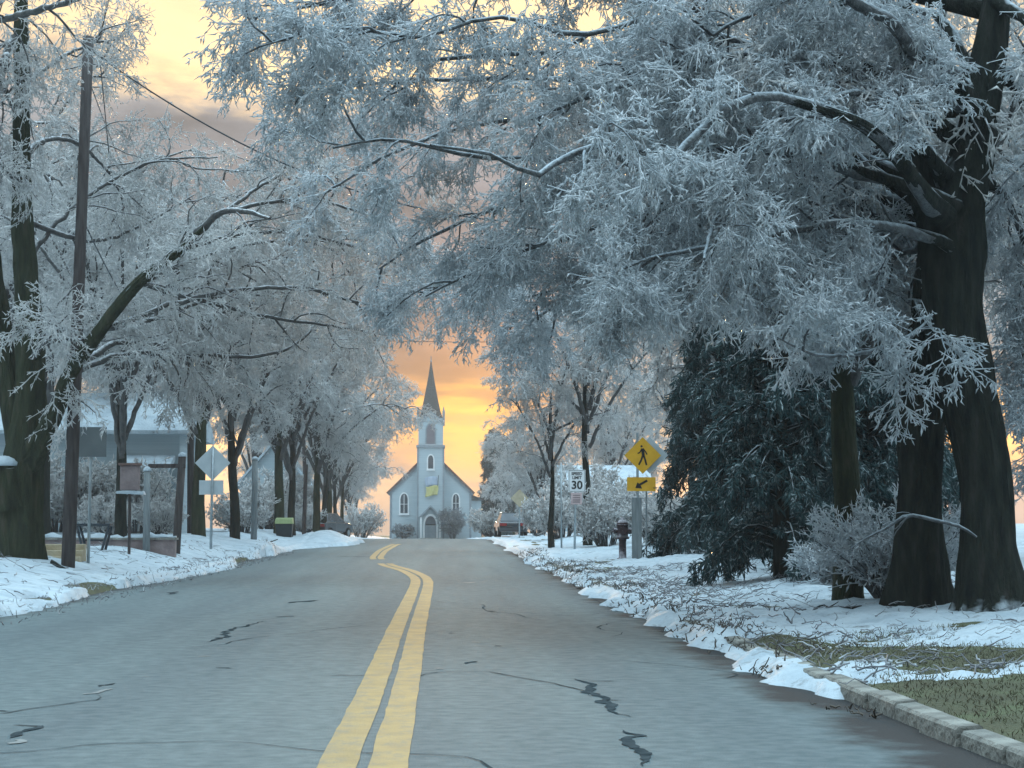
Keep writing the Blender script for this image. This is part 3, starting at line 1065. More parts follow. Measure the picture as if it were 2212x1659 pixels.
LMAPLE = grow_tree('old_maple', tuple(b), 'old tree with a snow-topped stub and a forked trunk at the left edge', 'tree', trunk, limbs, extra, 12,
                   dict(n1=9, l1=(1.2, 2.6), r1=.026, n2=8, l2=(.5, 1.2), r2=.013, n3=5, l3=(.25, .6), r3=.010, k3=2, ns=4, ns2=4, sl=(.08, .2), sr=(.010, .019), d1=.1),
                   (M['bark_moss'], M['limb_far'], M['ice_far']))
cap = MB()
p = at(9, 1001, YL - .3) - b
cap.lathe([(.40, -.06), (.42, .0), (.36, .09), (.2, .15), (.02, .17)], 12, tuple(p))
cap.build('snow_cap', M['snow'], LMAPLE, True)

# ------------------------------------------------------------------ street trees (two kinds, copied)
def street_tree(name, label, seed, H, R, tr, lv, mats, group=None, nl=9, fork=.24):
    rng = np.random.default_rng(seed)
    trunk = [([(0, 0, -.3), (.02, 0, .1), (.0, .03, H * .1), (.05, 0, H * .2), (.1, .05, H * .38), (.0, .1, H * .62), (.1, 0, H * .86)],
              [tr * 1.5, tr * 1.15, tr, tr * .9, tr * .6, tr * .34, tr * .1])]
    limbs = []
    for i in range(nl):
        a = 2 * math.pi * (i * .382 + rng.uniform(-.06, .06))
        z0 = H * rng.uniform(fork, fork + .25)
        rr = R * rng.uniform(.75, 1.1)
        zt = H * rng.uniform(.5, .98)
        ca, sa = math.cos(a), math.sin(a)
        limbs.append(([(ca * .05, sa * .05, z0), (ca * rr * .25, sa * rr * .25, z0 + (zt - z0) * .42), (ca * rr * .55, sa * rr * .55, z0 + (zt - z0) * .8),
                       (ca * rr * .8, sa * rr * .8, zt), (ca * rr, sa * rr, zt - H * .02)], [tr * .5, tr * .38, tr * .26, tr * .15, tr * .06]))
    return grow_tree(name, (0, 0, 0), label, 'tree', trunk, limbs, [], seed, lv, mats, group, sides=10)


LV = dict(n1=10, l1=(1.4, 3.0), r1=.035, n2=9, l2=(.6, 1.5), r2=.018, n3=5, l3=(.3, .7), r3=.012, ns=4, ns2=4, sl=(.08, .22), sr=(.014, .028), d1=.12)
A = street_tree('iced_street_tree', 'x', 31, 13.5, 5.6, .21, LV, (M['bark_moss'], M['limb_far'], M['ice_far']))
B = street_tree('iced_street_tree', 'x', 57, 12.5, 5.0, .175, LV, (M['bark'], M['limb_far'], M['ice_far']), nl=10, fork=.18)
LVs = dict(n1=7, l1=(.9, 2.0), r1=.022, n2=6, l2=(.5, 1.1), r2=.013, n3=5, l3=(.25, .5), r3=.009, ns=4, ns2=3, sl=(.1, .25), sr=(.012, .024), d1=.08)
T = street_tree('young_street_tree', 'x', 91, 9.0, 2.9, .13, LVs, (M['bark'], M['limb_far'], M['ice_far']), nl=8, fork=.32)
used = set()


def place_tree(proto, x, Y, s, rz, label, group=None, lean=(0, 0)):
    o = proto if id(proto) not in used else copy_tree(proto)
    used.add(id(proto))
    o.location = gp(x, Y, -.02)
    o.scale = (s, s, s)
    o.rotation_euler = (lean[0], lean[1], rz)
    tag(o, label)
    if group:
        o['group'] = group
    return o


def vx_at(vx, Y):
    return float(at(vx, 1160, Y)[0])


ORD = ['first', 'second', 'third', 'fourth', 'fifth', 'sixth', 'seventh']
GL, GR = 'ice-coated trees lining the left side of the street', 'ice-coated trees lining the right side of the street'
place_tree(B, vx_at(262, 58), 58, .95, 2.0, 'slim mossy-trunked iced tree just right of the utility pole, a small reddish box beside it', GL)
place_tree(A, vx_at(428, 75), 75, 1.15, .6, 'stout brown-trunked iced tree directly behind the diamond sign back', GL)
place_tree(B, vx_at(508, 80), 80, 1.1, 4.0, 'dark-trunked iced tree just right of the diamond sign back', GL, (0, .05))
place_tree(A, vx_at(604, 101), 101, 1.15, 2.9, 'iced tree behind the lime-lidded bin, the left trunk of two', GL)
place_tree(B, vx_at(630, 103), 103, 1.1, 1.2, 'iced tree behind the lime-lidded bin, the right trunk of two', GL)
place_tree(A, vx_at(683, 110), 110, 1.0, 5.0, 'iced tree behind the left snow heap, nearest the road', GL)
for i, (vx, Y, s, pr) in enumerate([(700, 120, .95, B), (712, 132, .9, A), (724, 144, .85, B), (738, 158, .75, A), (752, 178, .7, B), (768, 200, .65, A)]):
    place_tree(pr, vx_at(vx, Y), Y, s, i * 1.7 + .3, ORD[i] + ' far iced tree of the left row beyond the snow heap, counted toward the church', GL)
for i, (x, Y, s, pr) in enumerate([(-18, 72, 1.25, A), (-22, 92, 1.4, B), (-17, 106, 1.4, A), (-14, 90, 1.3, B), (-22, 140, 1.3, A), (-14, 150, 1.2, B), (-13, 66, 1.2, B)]):
    place_tree(pr, x, Y, s, i * 2.3 + 1, ORD[i] + ' tall iced tree set back behind the left row, counted from the old tree', 'iced trees behind the left row')
place_tree(T, vx_at(1190, 80), 80, .95, .4, 'young bare iced tree with spreading forks left of the speed sign', GR)
place_tree(T, vx_at(1270, 79), 79, 1.3, 2.2, 'tall slim dark-trunked iced tree right behind the speed sign', GR)
place_tree(A, vx_at(1832, 28), 28, .92, 3.3, 'slim dark-trunked iced tree standing between the evergreens and the twin-stemmed tree', GR)
place_tree(B, vx_at(1740, 47), 47, 1.15, 3.3, 'tall dark-trunked iced tree rising behind the evergreens', GR)
place_tree(A, vx_at(1600, 60), 60, 1.15, 1.4, 'iced tree hidden behind the evergreens with its crown above them', GR)
place_tree(B, vx_at(2330, 44), 44, 1.1, .9, 'iced tree behind the big twin-stemmed tree at the right edge', GR)
for i, (vx, Y, s, pr) in enumerate([(1170, 128, .65, B), (1150, 150, .65, A), (1130, 172, .6, B), (1110, 195, .6, A)]):
    place_tree(pr, vx_at(vx, Y), Y, s, i * 2.1 + .8, ORD[i] + ' small far iced tree of the right row, counted toward the church', GR)
for i, (x, Y, s, pr) in enumerate([(17, 92, 1.1, A), (14, 112, 1.0, B), (20, 130, 1.2, A), (13, 150, 1.0, B), (18, 180, 1.1, A), (24, 75, 1.2, B)]):
    place_tree(pr, x, Y, s, i * 1.9 + 2, ORD[i] + ' pale iced tree set back behind the right row, counted from the evergreens', 'iced trees behind the right row')
for i, (x, Y, s, pr) in enumerate([(-14, 262, 1.0, A), (-24, 268, 1.1, B), (11, 268, .85, B), (20, 262, 1.0, A)]):
    place_tree(pr, x, Y, s, i * 1.9 + 2, ['iced tree just left of the church', 'iced tree farther left behind the church', 'small iced tree just right of the church', 'iced tree farther right behind the church'][i], 'iced trees around the church')

# ------------------------------------------------------------------ evergreens on the right
def evergreen(seed, H, R, label):
    rng = np.random.default_rng(seed)
    root = thing('drooping_evergreen', (0, 0, 0), label, 'evergreen', 'dark drooping evergreens on the right')
    g = Geo()
    P, Rr = limb_arr([([(0, 0, -.3), (0, .02, H * .3), (.03, 0, H * .7), (0, 0, H)], [.2, .15, .08, .02])], 14)
    g.quads(*tubes(P, Rr, 8, rng, .04))
    g.build('trunk', M['bark'], root, (0, 0, 0))
    n = 120
    z = H * (.06 + .92 * np.sort(rng.uniform(0, 1, n)) ** 1.05)
    a = rng.uniform(0, 2 * np.pi, n)
    ln = R * (1 - (z / H)) ** .7 * rng.uniform(.75, 1.2, n) + .25
    br = []
    for zi, ai, li in zip(z, a, ln):
        ca, sa = math.cos(ai), math.sin(ai)
        br.append(([(0, 0, zi), (ca * li * .4, sa * li * .4, zi + li * .10), (ca * li * .75, sa * li * .75, zi - li * .06), (ca * li, sa * li, zi - li * .33)],
                   [.04, .03, .02, .008]))
    P, Rr = limb_arr(br, 8)
    g = Geo()
    g.quads(*tubes(P, Rr, 4))
    g.build('branches', M['bark'], root, (0, 0, 0))
    L2, r2 = spawn(rng, P, 14, .15, 1.0, (.35, .8), (.4, 1.1), (0, 0, -.25), .25, 4, .012, .006, .2)
    g = Geo()
    g.quads(*tubes(L2, r2, 3))
    g.tris(*spindles(rng, L2, 24, (.12, .30), (.010, .024), (0, 0, -.6), .05, 1, .75))
    g.build('foliage', M['needle'], root, (0, 0, 0))
    g = Geo()
    pick = L2[rng.uniform(size=len(L2)) < .85]
    g.tris(*spindles(rng, pick, 8, (.08, .22), (.010, .020), (0, 0, -.2), .45, 1, .7))
    L1b, r1b = spawn(rng, P[rng.uniform(size=len(P)) < .6], 2, .5, 1, (.3, .7), (.3, .8), (0, 0, .05), .2, 4, .016, .008, .25)
    g.quads(*tubes(L1b, r1b, 4))
    g.build('iced_tips', M['needle_ice'], root, (0, 0, 0))
    return root


E = evergreen(5, 7.6, 1.75, 'x')
for i, (vx, vy, s, rz, lab) in enumerate([
        (1690, 1260, .92, .4, 'dark drooping evergreen in front, its skirt touching the snow right of the hydrant'),
        (1870, 1235, 1.1, 2.0, 'dark evergreen closest to the big twin-stemmed tree'),
        (1560, 1200, 1.1, 3.7, 'dark evergreen whose branches hang behind the yellow walking sign'),
        (1918, 1228, 1.1, 1.1, 'dark evergreen tucked behind the left stem of the twin-stemmed tree'),
        (1800, 1215, 1.25, 2.7, 'tall dark evergreen in the middle of the clump'),
        (1700, 1195, 1.45, 5.0, 'rearmost dark evergreen of the clump')]):
    o = E if i == 0 else copy_tree(E)
    p = hit(vx, vy)
    o.location = tuple(p)
    o.scale = (s, s, s * 1.15)
    o.rotation_euler = (0, 0, rz)
    o['label'] = lab

# ------------------------------------------------------------------ church
CX, CY = float(at(930, 1160, 238)[0]), 238.0
ch = thing('church', (CX, CY, float(ground(CX, CY)) - .15), 'small white clapboard church with grey spire at the end of the street', 'church')
hw, ev, ap = 4.72, 5.9, 10.5
m = MB()
m.prism([(-hw, 0), (hw, 0), (hw, ev), (0, ap), (-hw, ev)], 0, 17)
m.build('wall', M['church'], ch)
for s in (-1, 1):
    m = MB()
    d = Vector((hw, ev - ap)).normalized()
    nrm = Vector((-d.y, d.x))
    a = Vector((0, ap + .02))
    e = Vector((hw, ev)) + d * .55
    pts = [a, e, e + nrm * .22, a + nrm * .22]
    pts = [(s * p.x, p.y) for p in pts]
    m.prism(pts if s > 0 else pts[::-1], -.35, 17.3)
    m.build('roof', M['roofred'], ch)
    m = MB()
    pts = [a - nrm * .28, e - nrm * .28, e - nrm * .02, a - nrm * .02]
    pts = [(s * p.x, p.y) for p in pts]
    m.prism(pts if s > 0 else pts[::-1], -.16, -.02)
    m.build('gable_trim', M['trim'], ch)
    m = MB()
    m.box(s * hw - .12, s * hw + .12, -.06, .2, 0, ev - .3)
    m.build('corner_board', M['trim'], ch)
tw = 1.52
m = MB()
m.box(-tw, tw, -1.2, 1.9, 0, 11.0)
m.build('tower', M['church'], ch)
for s in (-1, 1):
    m = MB()
    m.box(s * tw - .1, s * tw + .1, -1.27, -.9, 0, 10.95)
    m.build('corner_board', M['trim'], ch)
m = MB()
m.box(-tw - .18, tw + .18, -1.4, 2.1, 11.0, 11.28)
m.build('cornice', M['trim'], ch)
m = MB()
m.box(-tw + .06, tw - .06, -1.14, 1.84, 11.28, 14.5)
m.build('belfry', M['church'], ch)
for y0, y1 in ((-1.32, -1.1),):
    m = MB()
    m.prism([(-tw, 14.1), (-.001, 15.35), (0, 14.95), (-tw + .35, 13.9)], y0, y1)
    m.prism([(.001, 15.35), (tw, 14.1), (tw - .35, 13.9), (0, 14.95)][::-1], y0, y1)
    m.build('gable_trim', M['trim'], ch)
m = MB()
m.prism([(-tw + .1, 14.1), (tw - .1, 14.1), (0, 15.2)], -1.2, 1.8)
m.build('gable', M['church'], ch)
for sx in (-1, 1):
    for sy in (-1.0, 1.7):
        m = MB()
        m.box(sx * tw - .14, sx * tw + .14, sy - .14, sy + .14, 13.7, 15.2)
        m.lathe([(.2, 15.2), (.13, 15.35), (.02, 15.9)], 8, (sx * tw, sy, 0))
        m.build('pinnacle', M['trim'], ch)


def octa(z, r):
    return [(r * math.cos(math.pi / 8 + k * math.pi / 4), .35 + r * math.sin(math.pi / 8 + k * math.pi / 4), z) for k in range(8)]


m = MB()
rings = [(14.3, 1.6), (15.4, 1.22), (17.5, .75), (19.5, .36), (21.4, .05)]
vs = [p for z, r in rings for p in octa(z, r)]
m.add(vs, [(i * 8 + k, i * 8 + (k + 1) % 8, i * 8 + 8 + (k + 1) % 8, i * 8 + 8 + k) for i in range(4) for k in range(8)] + [tuple(range(32, 40))])
sp = m.build('spire', M['slate'], ch)
m = MB()
m.lathe([(.05, 21.2), (.11, 21.4), (.05, 21.55), (.03, 22.0)], 8, (0, .35, 0))
m.build('finial', M['trim'], sp)


def arch(cx_, z0, w, h, k=8, point=True):
    """pointed-arch outline"""
    spr = z0 + h - w * .85
    pts = [(cx_ - w / 2, z0), (cx_ + w / 2, z0), (cx_ + w / 2, spr)]
    for i in range(1, k):
        t = i / k
        pts.append((cx_ + w / 2 * math.cos(t * math.pi / 2) ** .9, spr + w * .85 * math.sin(t * math.pi / 2)))
    pts.append((cx_, z0 + h))
    for i in range(k - 1, 0, -1):
        t = i / k
        pts.append((cx_ - w / 2 * math.cos(t * math.pi / 2) ** .9, spr + w * .85 * math.sin(t * math.pi / 2)))
    pts.append((cx_ - w / 2, spr))
    return pts


def win(cx_, z0, w, h, y, pane, bars=True):
    m = MB()
    m.prism(arch(cx_, z0 - .12, w + .34, h + .3), y - .06, y + .02)
    f = m.build('window', M['trim'] if pane != 'glass' else M['white'], ch)
    m = MB()
    m.prism(arch(cx_, z0, w, h), y - .085, y - .05)
    m.build('pane', M[pane], f)
    if bars:
        m = MB()
        m.box(cx_ - .035, cx_ + .035, y - .11, y - .08, z0, z0 + h - .1)
        m.box(cx_ - w / 2, cx_ + w / 2, y - .108, y - .082, z0 + h * .45, z0 + h * .45 + .06)
        m.build('mullion', M['white'], f)
    m = MB()
    m.box(cx_ - w / 2 - .2, cx_ + w / 2 + .2, y - .16, y, z0 - .24, z0 - .11)
    m.build('sill', M['white'], f)


win(0, 11.45, .92, 2.3, -1.14, 'louvre', False)
win(0, 8.5, .6, 1.55, -1.2, 'glass', False)
win(-3.15, 3.25, .85, 2.3, 0, 'glass')
win(3.0, 3.5, .7, 2.0, 0, 'glass')
m = MB()
m.prism(arch(0, 0, 1.75, 3.15), -1.34, -1.2)
f = m.build('door', M['white'], ch)
m = MB()
m.prism(arch(0, .05, 1.35, 2.85), -1.42, -1.33)
m.build('door_leaf', M['door'], f)
m = MB()
m.prism(arch(0, 1.95, 1.2, .9), -1.45, -1.415)
m.build('fanlight', M['glass'], f)
m = MB()
m.prism([(-1.15, 2.75), (0, 3.95), (0, 4.2), (-1.35, 2.8)][::-1], -1.75, -1.2)
m.prism([(0, 3.95), (1.15, 2.75), (1.35, 2.8), (0, 4.2)][::-1], -1.75, -1.2)
m.build('porch_hood', M['trim'], ch)
for s in (-1, 1):
    m = MB()
    m.box(s * 1.12 - .1, s * 1.12 + .1, -1.7, -1.5, 0, 2.75)
    m.build('post', M['white'], ch)
m = MB()
m.box(-1.4, 1.4, -2.3, -1.2, -.1, .12)
m.box(-1.2, 1.2, -2.0, -1.2, .12, .3)
m.build('step', M['kerb'], ch)
m = MB()
m.box(hw, hw + 1.35, 3, 9, 0, 4.8)
m.build('side_wing', M['church'], ch)
m = MB()
m.prism([(hw - .05, 4.8), (hw + 1.6, 4.8), (hw + 1.6, 4.95), (hw - .05, 5.6)], 2.8, 9.2)
m.build('wing_roof', M['slate'], ch)

# flag on an angled pole, tower front
fl = thing('flag', (CX + .75, CY - 1.25, ch.location.z + 5.6), 'blue and yellow flag hanging on the church tower above the door', 'flag')
m = MB()
m.tube([(0, 0, 0), (.12, -.35, 1.2), (.2, -.6, 2.1)], .03, 6)
m.build('flagpole', M['dkmetal'], fl)
for nm, z0, z1, mt in (('blue_stripe', .9, 1.9, 'fblue'), ('yellow_stripe', -.25, .895, 'fyel')):
    nx, nz = 10, 8
    vs, fs = [], []
    for j in range(nz + 1):
        for i in range(nx + 1):
            u, v = i / nx, j / nz
            z = z0 + (z1 - z0) * v
            x = .1 - u * 1.45
            sag = -.35 * u * (1 - .3 * v) + (.25 * math.sin(u * 3) if nm == 'blue_stripe' else .12 * math.sin(u * 5 + .5))
            vs.append((x + .08 * math.sin(z * 3), -.35 + .12 * math.sin(u * 9 + z), z + sag * .5))
    for j in range(nz):
        for i in range(nx):
            a = j * (nx + 1) + i
            fs.append((a, a + 1, a + nx + 2, a + nx + 1))
    mm = MB()
    mm.add(vs, fs)
    o = mm.build(nm, M[mt], fl, True)
    sd = o.modifiers.new('thickness', 'SOLIDIFY')
    sd.thickness = .01


def shrub(name, loc, label, cat, H, R, seed, mat, n=40, dens=8, sl=(.1, .25), sr=(.012, .025), up=.9, group=None):
    rng = np.random.default_rng(seed)
    root = thing(name, loc, label, cat, group)
    st = []
    for i in range(n):
        a = rng.uniform(0, 2 * math.pi)
        r = R * rng.uniform(.2, 1) ** .6
        h = H * rng.uniform(.6, 1.05) * (1 - .35 * (r / R) ** 2)
        st.append(([(math.cos(a) * .15 * R, math.sin(a) * .15 * R, -.1), (math.cos(a) * r * .5, math.sin(a) * r * .5, h * .5), (math.cos(a) * r, math.sin(a) * r, h)],
                   [.022, .014, .006]))
    P, Rr = limb_arr(st, 8)
    g = Geo()
    g.quads(*tubes(P, Rr, 4))
    g.build('stems', M['limb'], root, (0, 0, 0))
    L2, r2 = spawn(rng, P, dens, .2, 1, (.25 * H, .45 * H), (.3, .9), (0, 0, .15), .05, 4, .008, .005, .3)
    g = Geo()
    g.quads(*tubes(L2, r2, 3))
    g.tris(*spindles(rng, L2, 7, sl, sr, (0, 0, -.1)))
    g.build('twigs', mat, root, (0, 0, 0))
    return root


cz = ch.location.z
shrub('church_shrub', (CX - 3.1, CY - 2.2, cz + .2), 'low grey shrub left of the church door', 'shrub', 1.8, 1.5, 3, M['shrub'], 40, 9, (.2, .4), (.03, .06))
shrub('church_shrub', (CX + 2.6, CY - 2.6, cz + .2), 'tall rounded grey shrub right of the church door', 'shrub', 3.7, 1.5, 4, M['shrub'], 60, 10, (.2, .4), (.03, .06))
for x, Y, s, lb in ((CX + 7.8, 250, .95, 'far dark evergreen touching the right shoulder of the church roof'), (CX + 9.6, 254, .9, 'far dark evergreen a step right of the church, its neighbour nearer the roof')):
    o = copy_tree(E)
    o.location = gp(x, Y)
    o.scale = (s * 1.5, s * 1.5, s * 1.9)
    o.rotation_euler = (0, 0, x)
    tag(o, lb, 'evergreen', 'dark evergreens behind the church')

# ------------------------------------------------------------------ houses
def house(name, x0, x1, Y, label, ev=3.0, ap=5.4, depth=9, wins=(), porch=None, doorx=None, gable_front=True):
    cx_ = (x0 + x1) / 2
    w = (x1 - x0) / 2
    h = thing(name, (cx_, Y, float(ground(cx_, Y)) - .1), label, 'house')
    m = MB()
    m.box(-w, w, 0, depth, 0, ev) if not gable_front else m.prism([(-w, 0), (w, 0), (w, ev), (0, ap), (-w, ev)], 0, depth)
    m.build('wall', M['house'], h)
    if gable_front:
        for s in (-1, 1):
            m = MB()
            pts = [(0, ap + .03), (s * (w + .4), ev - .4 * (ap - ev) / w + .03), (s * (w + .4), ev + .22 - .4 * (ap - ev) / w), (0, ap + .25)]
            m.prism(pts if s > 0 else pts[::-1], -.35, depth + .35)
            m.build('snowy_roof', M['snow'], h)
    else:
        m = MB()
        m.add([(-w - .4, -.5, ev), (w + .4, -.5, ev), (w + .4, depth / 2, ap), (-w - .4, depth / 2, ap), (-w - .4, depth + .5, ev), (w + .4, depth + .5, ev),
               (-w - .4, -.5, ev - .15), (w + .4, -.5, ev - .15), (w + .4, depth + .5, ev - .15), (-w - .4, depth + .5, ev - .15)],
              [(0, 1, 2, 3), (3, 2, 5, 4), (0, 6, 7, 1), (4, 5, 8, 9), (6, 9, 8, 7), (0, 3, 4, 9, 6), (1, 7, 8, 5, 2)])
        m.build('snowy_roof', M['snow'], h)
    for (wx, z0, ww, wh, pm) in wins:
        m = MB()
        m.box(wx - ww / 2 - .1, wx + ww / 2 + .1, -.06, .02, z0 - .1, z0 + wh + .1)
        f = m.build('window', M['white'], h)
        m = MB()
        m.box(wx - ww / 2, wx + ww / 2, -.085, -.05, z0, z0 + wh)
        m.build('pane', M[pm], f)
        m = MB()
        m.box(wx - ww / 2, wx + ww / 2, -.105, -.08, z0 + wh * .5 - .03, z0 + wh * .5 + .03)
        m.build('sash_bar', M['white'], f)
        m = MB()
        m.box(wx - ww / 2 - .16, wx + ww / 2 + .16, -.14, -.06, z0 - .18, z0 - .1)
        m.build('sill', M['white'], f)
    if doorx is not None:
        m = MB()
        m.box(doorx - .5, doorx + .5, -.07, .02, .15, 2.35)
        d = m.build('door', M['white'], h)
        m = MB()
        m.box(doorx - .42, doorx + .42, -.1, -.06, .17, 2.25)
        m.build('door_leaf', M['door'], d)
    if porch:
        px0, px1, pz = porch
        m = MB()
        m.add([(px0, -2.2, pz), (px1, -2.2, pz), (px1, 0, pz + .55), (px0, 0, pz + .55), (px0, -2.2, pz + .2), (px1, -2.2, pz + .2), (px1, 0, pz + .8), (px0, 0, pz + .8)],
              [(0, 3, 2, 1), (4, 5, 6, 7), (0, 1, 5, 4), (1, 2, 6, 5), (2, 3, 7, 6), (3, 0, 4, 7)])
        m.build('porch_roof', M['snow'], h)
        k = max(2, int((px1 - px0) / 1.5) + 1)
        for i in range(k):
            xx_ = px0 + .15 + (px1 - px0 - .3) * i / (k - 1)
            m = MB()
            m.box(xx_ - .07, xx_ + .07, -2.1, -1.96, 0, pz)
            m.build('porch_post', M['white'], h)
        m = MB()
        m.box(px0, px1, -2.2, 0, 0, .2)
        m.build('porch_floor', M['kerb'], h)
        m = MB()
        m.box(px0 + .2, px1 - .2, -2.05, -2.0, .85, .92)
        for q_ in np.arange(px0 + .35, px1 - .2, .22):
            m.box(q_, q_ + .04, -2.045, -2.005, .2, .85)
        m.build('railing', M['white'], h)
    return h


YH = 84
xa, xb = vx_at(-60, YH), vx_at(385, YH)
house('white_house', xa, xb, YH, 'white clapboard house with a porch behind the left trees', 4.4, 6.3, 9,
      wins=[(2.9, .95, .75, 1.9, 'olive'), (-1.6, 1.0, .9, 1.6, 'glass'), (-3.6, 1.0, .9, 1.6, 'glass')], porch=(1.9, 4.1, 2.6), doorx=.7, gable_front=False)
YH2 = 140
xa, xb = vx_at(1222, YH2), vx_at(1400, YH2)
house('white_house', xa, xb, YH2, 'white house far back on the right behind the speed sign', 3.4, 5.0, 8,
      wins=[(-1.9, 1.0, .8, 1.4, 'glass'), (1.6, 1.0, .8, 1.4, 'glass')], doorx=0, gable_front=False)
YH3 = 128
house('pale_house', vx_at(520, YH3), vx_at(660, YH3), YH3, 'pale gabled house far back on the left between the tree trunks', 3.2, 5.6, 9,
      wins=[(-1.8, 1.0, .8, 1.4, 'glass'), (1.8, 1.0, .8, 1.4, 'glass')], doorx=0)

# ------------------------------------------------------------------ utility poles and wires
def utility_pole(base, top, r0, r1, label, arm=True):
    o = thing('utility_pole', base, label, 'utility pole', 'wooden utility poles along the left side')
    b_, t_ = Vector((0, 0, -.3)), Vector(np.array(top) - np.array(base))
    m = MB()
    m.tube([b_, b_.lerp(t_, .35), b_.lerp(t_, .7), t_], [r0, r0 * .93, r0 * .8, r1], 12)
    m.build('pole', M['wood'], o, True)
    if arm:
        z = t_ - Vector((0, 0, .9))
        m = MB()
        m.box(z.x - 1.1, z.x + 1.1, z.y - .22, z.y - .11, z.z - .06, z.z + .06)
        c = m.build('crossarm', M['wood'], o)
        for dx in (-1.0, -.45, .45, 1.0):
            m = MB()
            m.lathe([(.03, 0), (.055, .04), (.03, .08), (.055, .12), (.03, .17)], 8, (z.x + dx, z.y - .165, z.z + .06))
            m.build('insulator', M['signgrey'], c, True)
        m = MB()
        m.lathe([(.16, -.5), (.19, -.45), (.19, .3), (.12, .38)], 10, (t_.x + .32, t_.y - .1, t_.z - 2.2))
        m.box(t_.x + .05, t_.x + .2, t_.y - .14, t_.y - .06, t_.z - 2.3, t_.z - 2.1)
        m.build('transformer', M['signgrey'], o, True)
    return o, np.array(base) + np.array(t_)


p1 = at(146, 1224, 43.6)
p1[2] = ground(p1[0], p1[1])
t1 = at(191, 80, p1[1] + .3)
_, tip1 = utility_pole(tuple(p1), tuple(t1), .15, .12, 'tall dark wooden utility pole by the left kerb with a wire from its top', arm=False)
Y2 = 84
p2 = gp(vx_at(412, Y2), Y2)
_, tip2 = utility_pole(p2, tuple(np.array(at(412, 590, Y2))), .15, .11, 'farther wooden utility pole with a crossarm above the diamond sign')
Y3 = 128
p3 = gp(vx_at(664, Y3), Y3)
_, tip3 = utility_pole(p3, tuple(np.array(at(650, 800, Y3))), .14, .10, 'farthest wooden utility pole, beyond the snow heap')


def wire(name, a, b, sag, r, label, n=24, group=None):
    a, b = Vector(a), Vector(b)
    pts = []
    for i in range(n + 1):
        t = i / n
        p = a.lerp(b, t)
        p.z -= sag * 4 * t * (1 - t)
        pts.append(p)
    m = MB()
    m.tube(pts, r, 5)
    o = m.build(name, M['dkmetal'], None, True)
    tag(o, label, 'wire', group)


wire('overhead_wire', tip1 + [0, 0, -.25], at(1250, 480, 46), 1.1, .018, 'iced wire running from the near pole top across the street')
wire('overhead_wire', tip1 + [0, 0, -.9], tip2 + [0, -.2, -.75], .7, .012, 'upper wire running up the left side between the near and middle poles')
wire('overhead_wire', tip1 + [0, 0, -4.2], tip2 + [0, 0, -3.6], .9, .016, 'lower thick cable running between the near and middle poles')
wire('overhead_wire', tip2 + [0, -.2, -.75], tip3 + [0, -.2, -.75], .7, .012, 'wire between the middle pole and the farthest pole')
wire('overhead_wire', at(-200, 640, 60), at(1250, 735, 66), .5, .010, 'thin wire crossing the street below the branches')
wire('down_wire', at(216, 130, p1[1] + .2), at(235, 330, p1[1] + .6), .0, .012, 'thin ground wire hanging beside the near pole', 8)

# ------------------------------------------------------------------ left posts, signs and small things
def post(name, vx0, vy0, vx1, vy1, r, mat, label, cat='post', n=10, square=False):
    b_ = hit(vx0, vy0)
    t_ = at(vx1, vy1, b_[1])
    o = thing(name, tuple(b_), label, cat)
    m = MB()
    d = t_ - b_
    m.tube([(0, 0, -.3), tuple(d * .5), tuple(d)], [r * 1.05, r, r * .95], 4 if square else n)
    m.build('shaft', mat, o, not square)
    return o, b_, t_


def snowcap(parent, p, r):
    m = MB()
    m.lathe([(r, -.02), (r * 1.1, .02), (r * .7, .09), (r * .1, .12)], 9, tuple(p))
    m.build('snow_cap', M['snow'], parent, True)


o, b_, t_ = post('wooden_post', 316, 1196, 318, 1016, .10, M['greypost'], 'grey round post between the mossy slim tree and the porch window')
snowcap(o, t_ - b_, .11)
o, b_, t_ = post('wooden_post', 379, 1200, 394, 985, .12, M['wood'], 'dark leaning post with a short arm left of the diamond sign')
m = MB()
d = t_ - b_
m.box(d[0] - 1.0, d[0] + .1, d[1] - .1, d[1] + .02, d[2] - .36, d[2] - .24)
m.build('arm', M['wood'], o)
snowcap(o, t_ - b_, .12)
o, b_, t_ = post('wooden_post', 548, 1170, 551, 992, .13, M['greypost'], 'grey post halfway between the diamond sign and the lime-lidded bin')
snowcap(o, t_ - b_, .14)
o, b_, t_ = post('wooden_post', 656, 1164, 661, 1003, .11, M['wood'], 'dark straight post just right of the lime-lidded bin')
o, b_, t_ = post('metal_stake', 1213, 1190, 1212, 1000, .035, M['galv'], 'thin bare metal stake left of the speed sign', 'stake')
o, b_, t_ = post('wooden_post', 1291, 1180, 1292, 1122, .06, M['wood'], 'short dark crooked post between the speed sign and the hydrant')
m = MB()
d = t_ - b_
m.tube([tuple(d), tuple(d + [.12, 0, .25])], [.06, .03], 6)
m.build('broken_top', M['wood'], o)

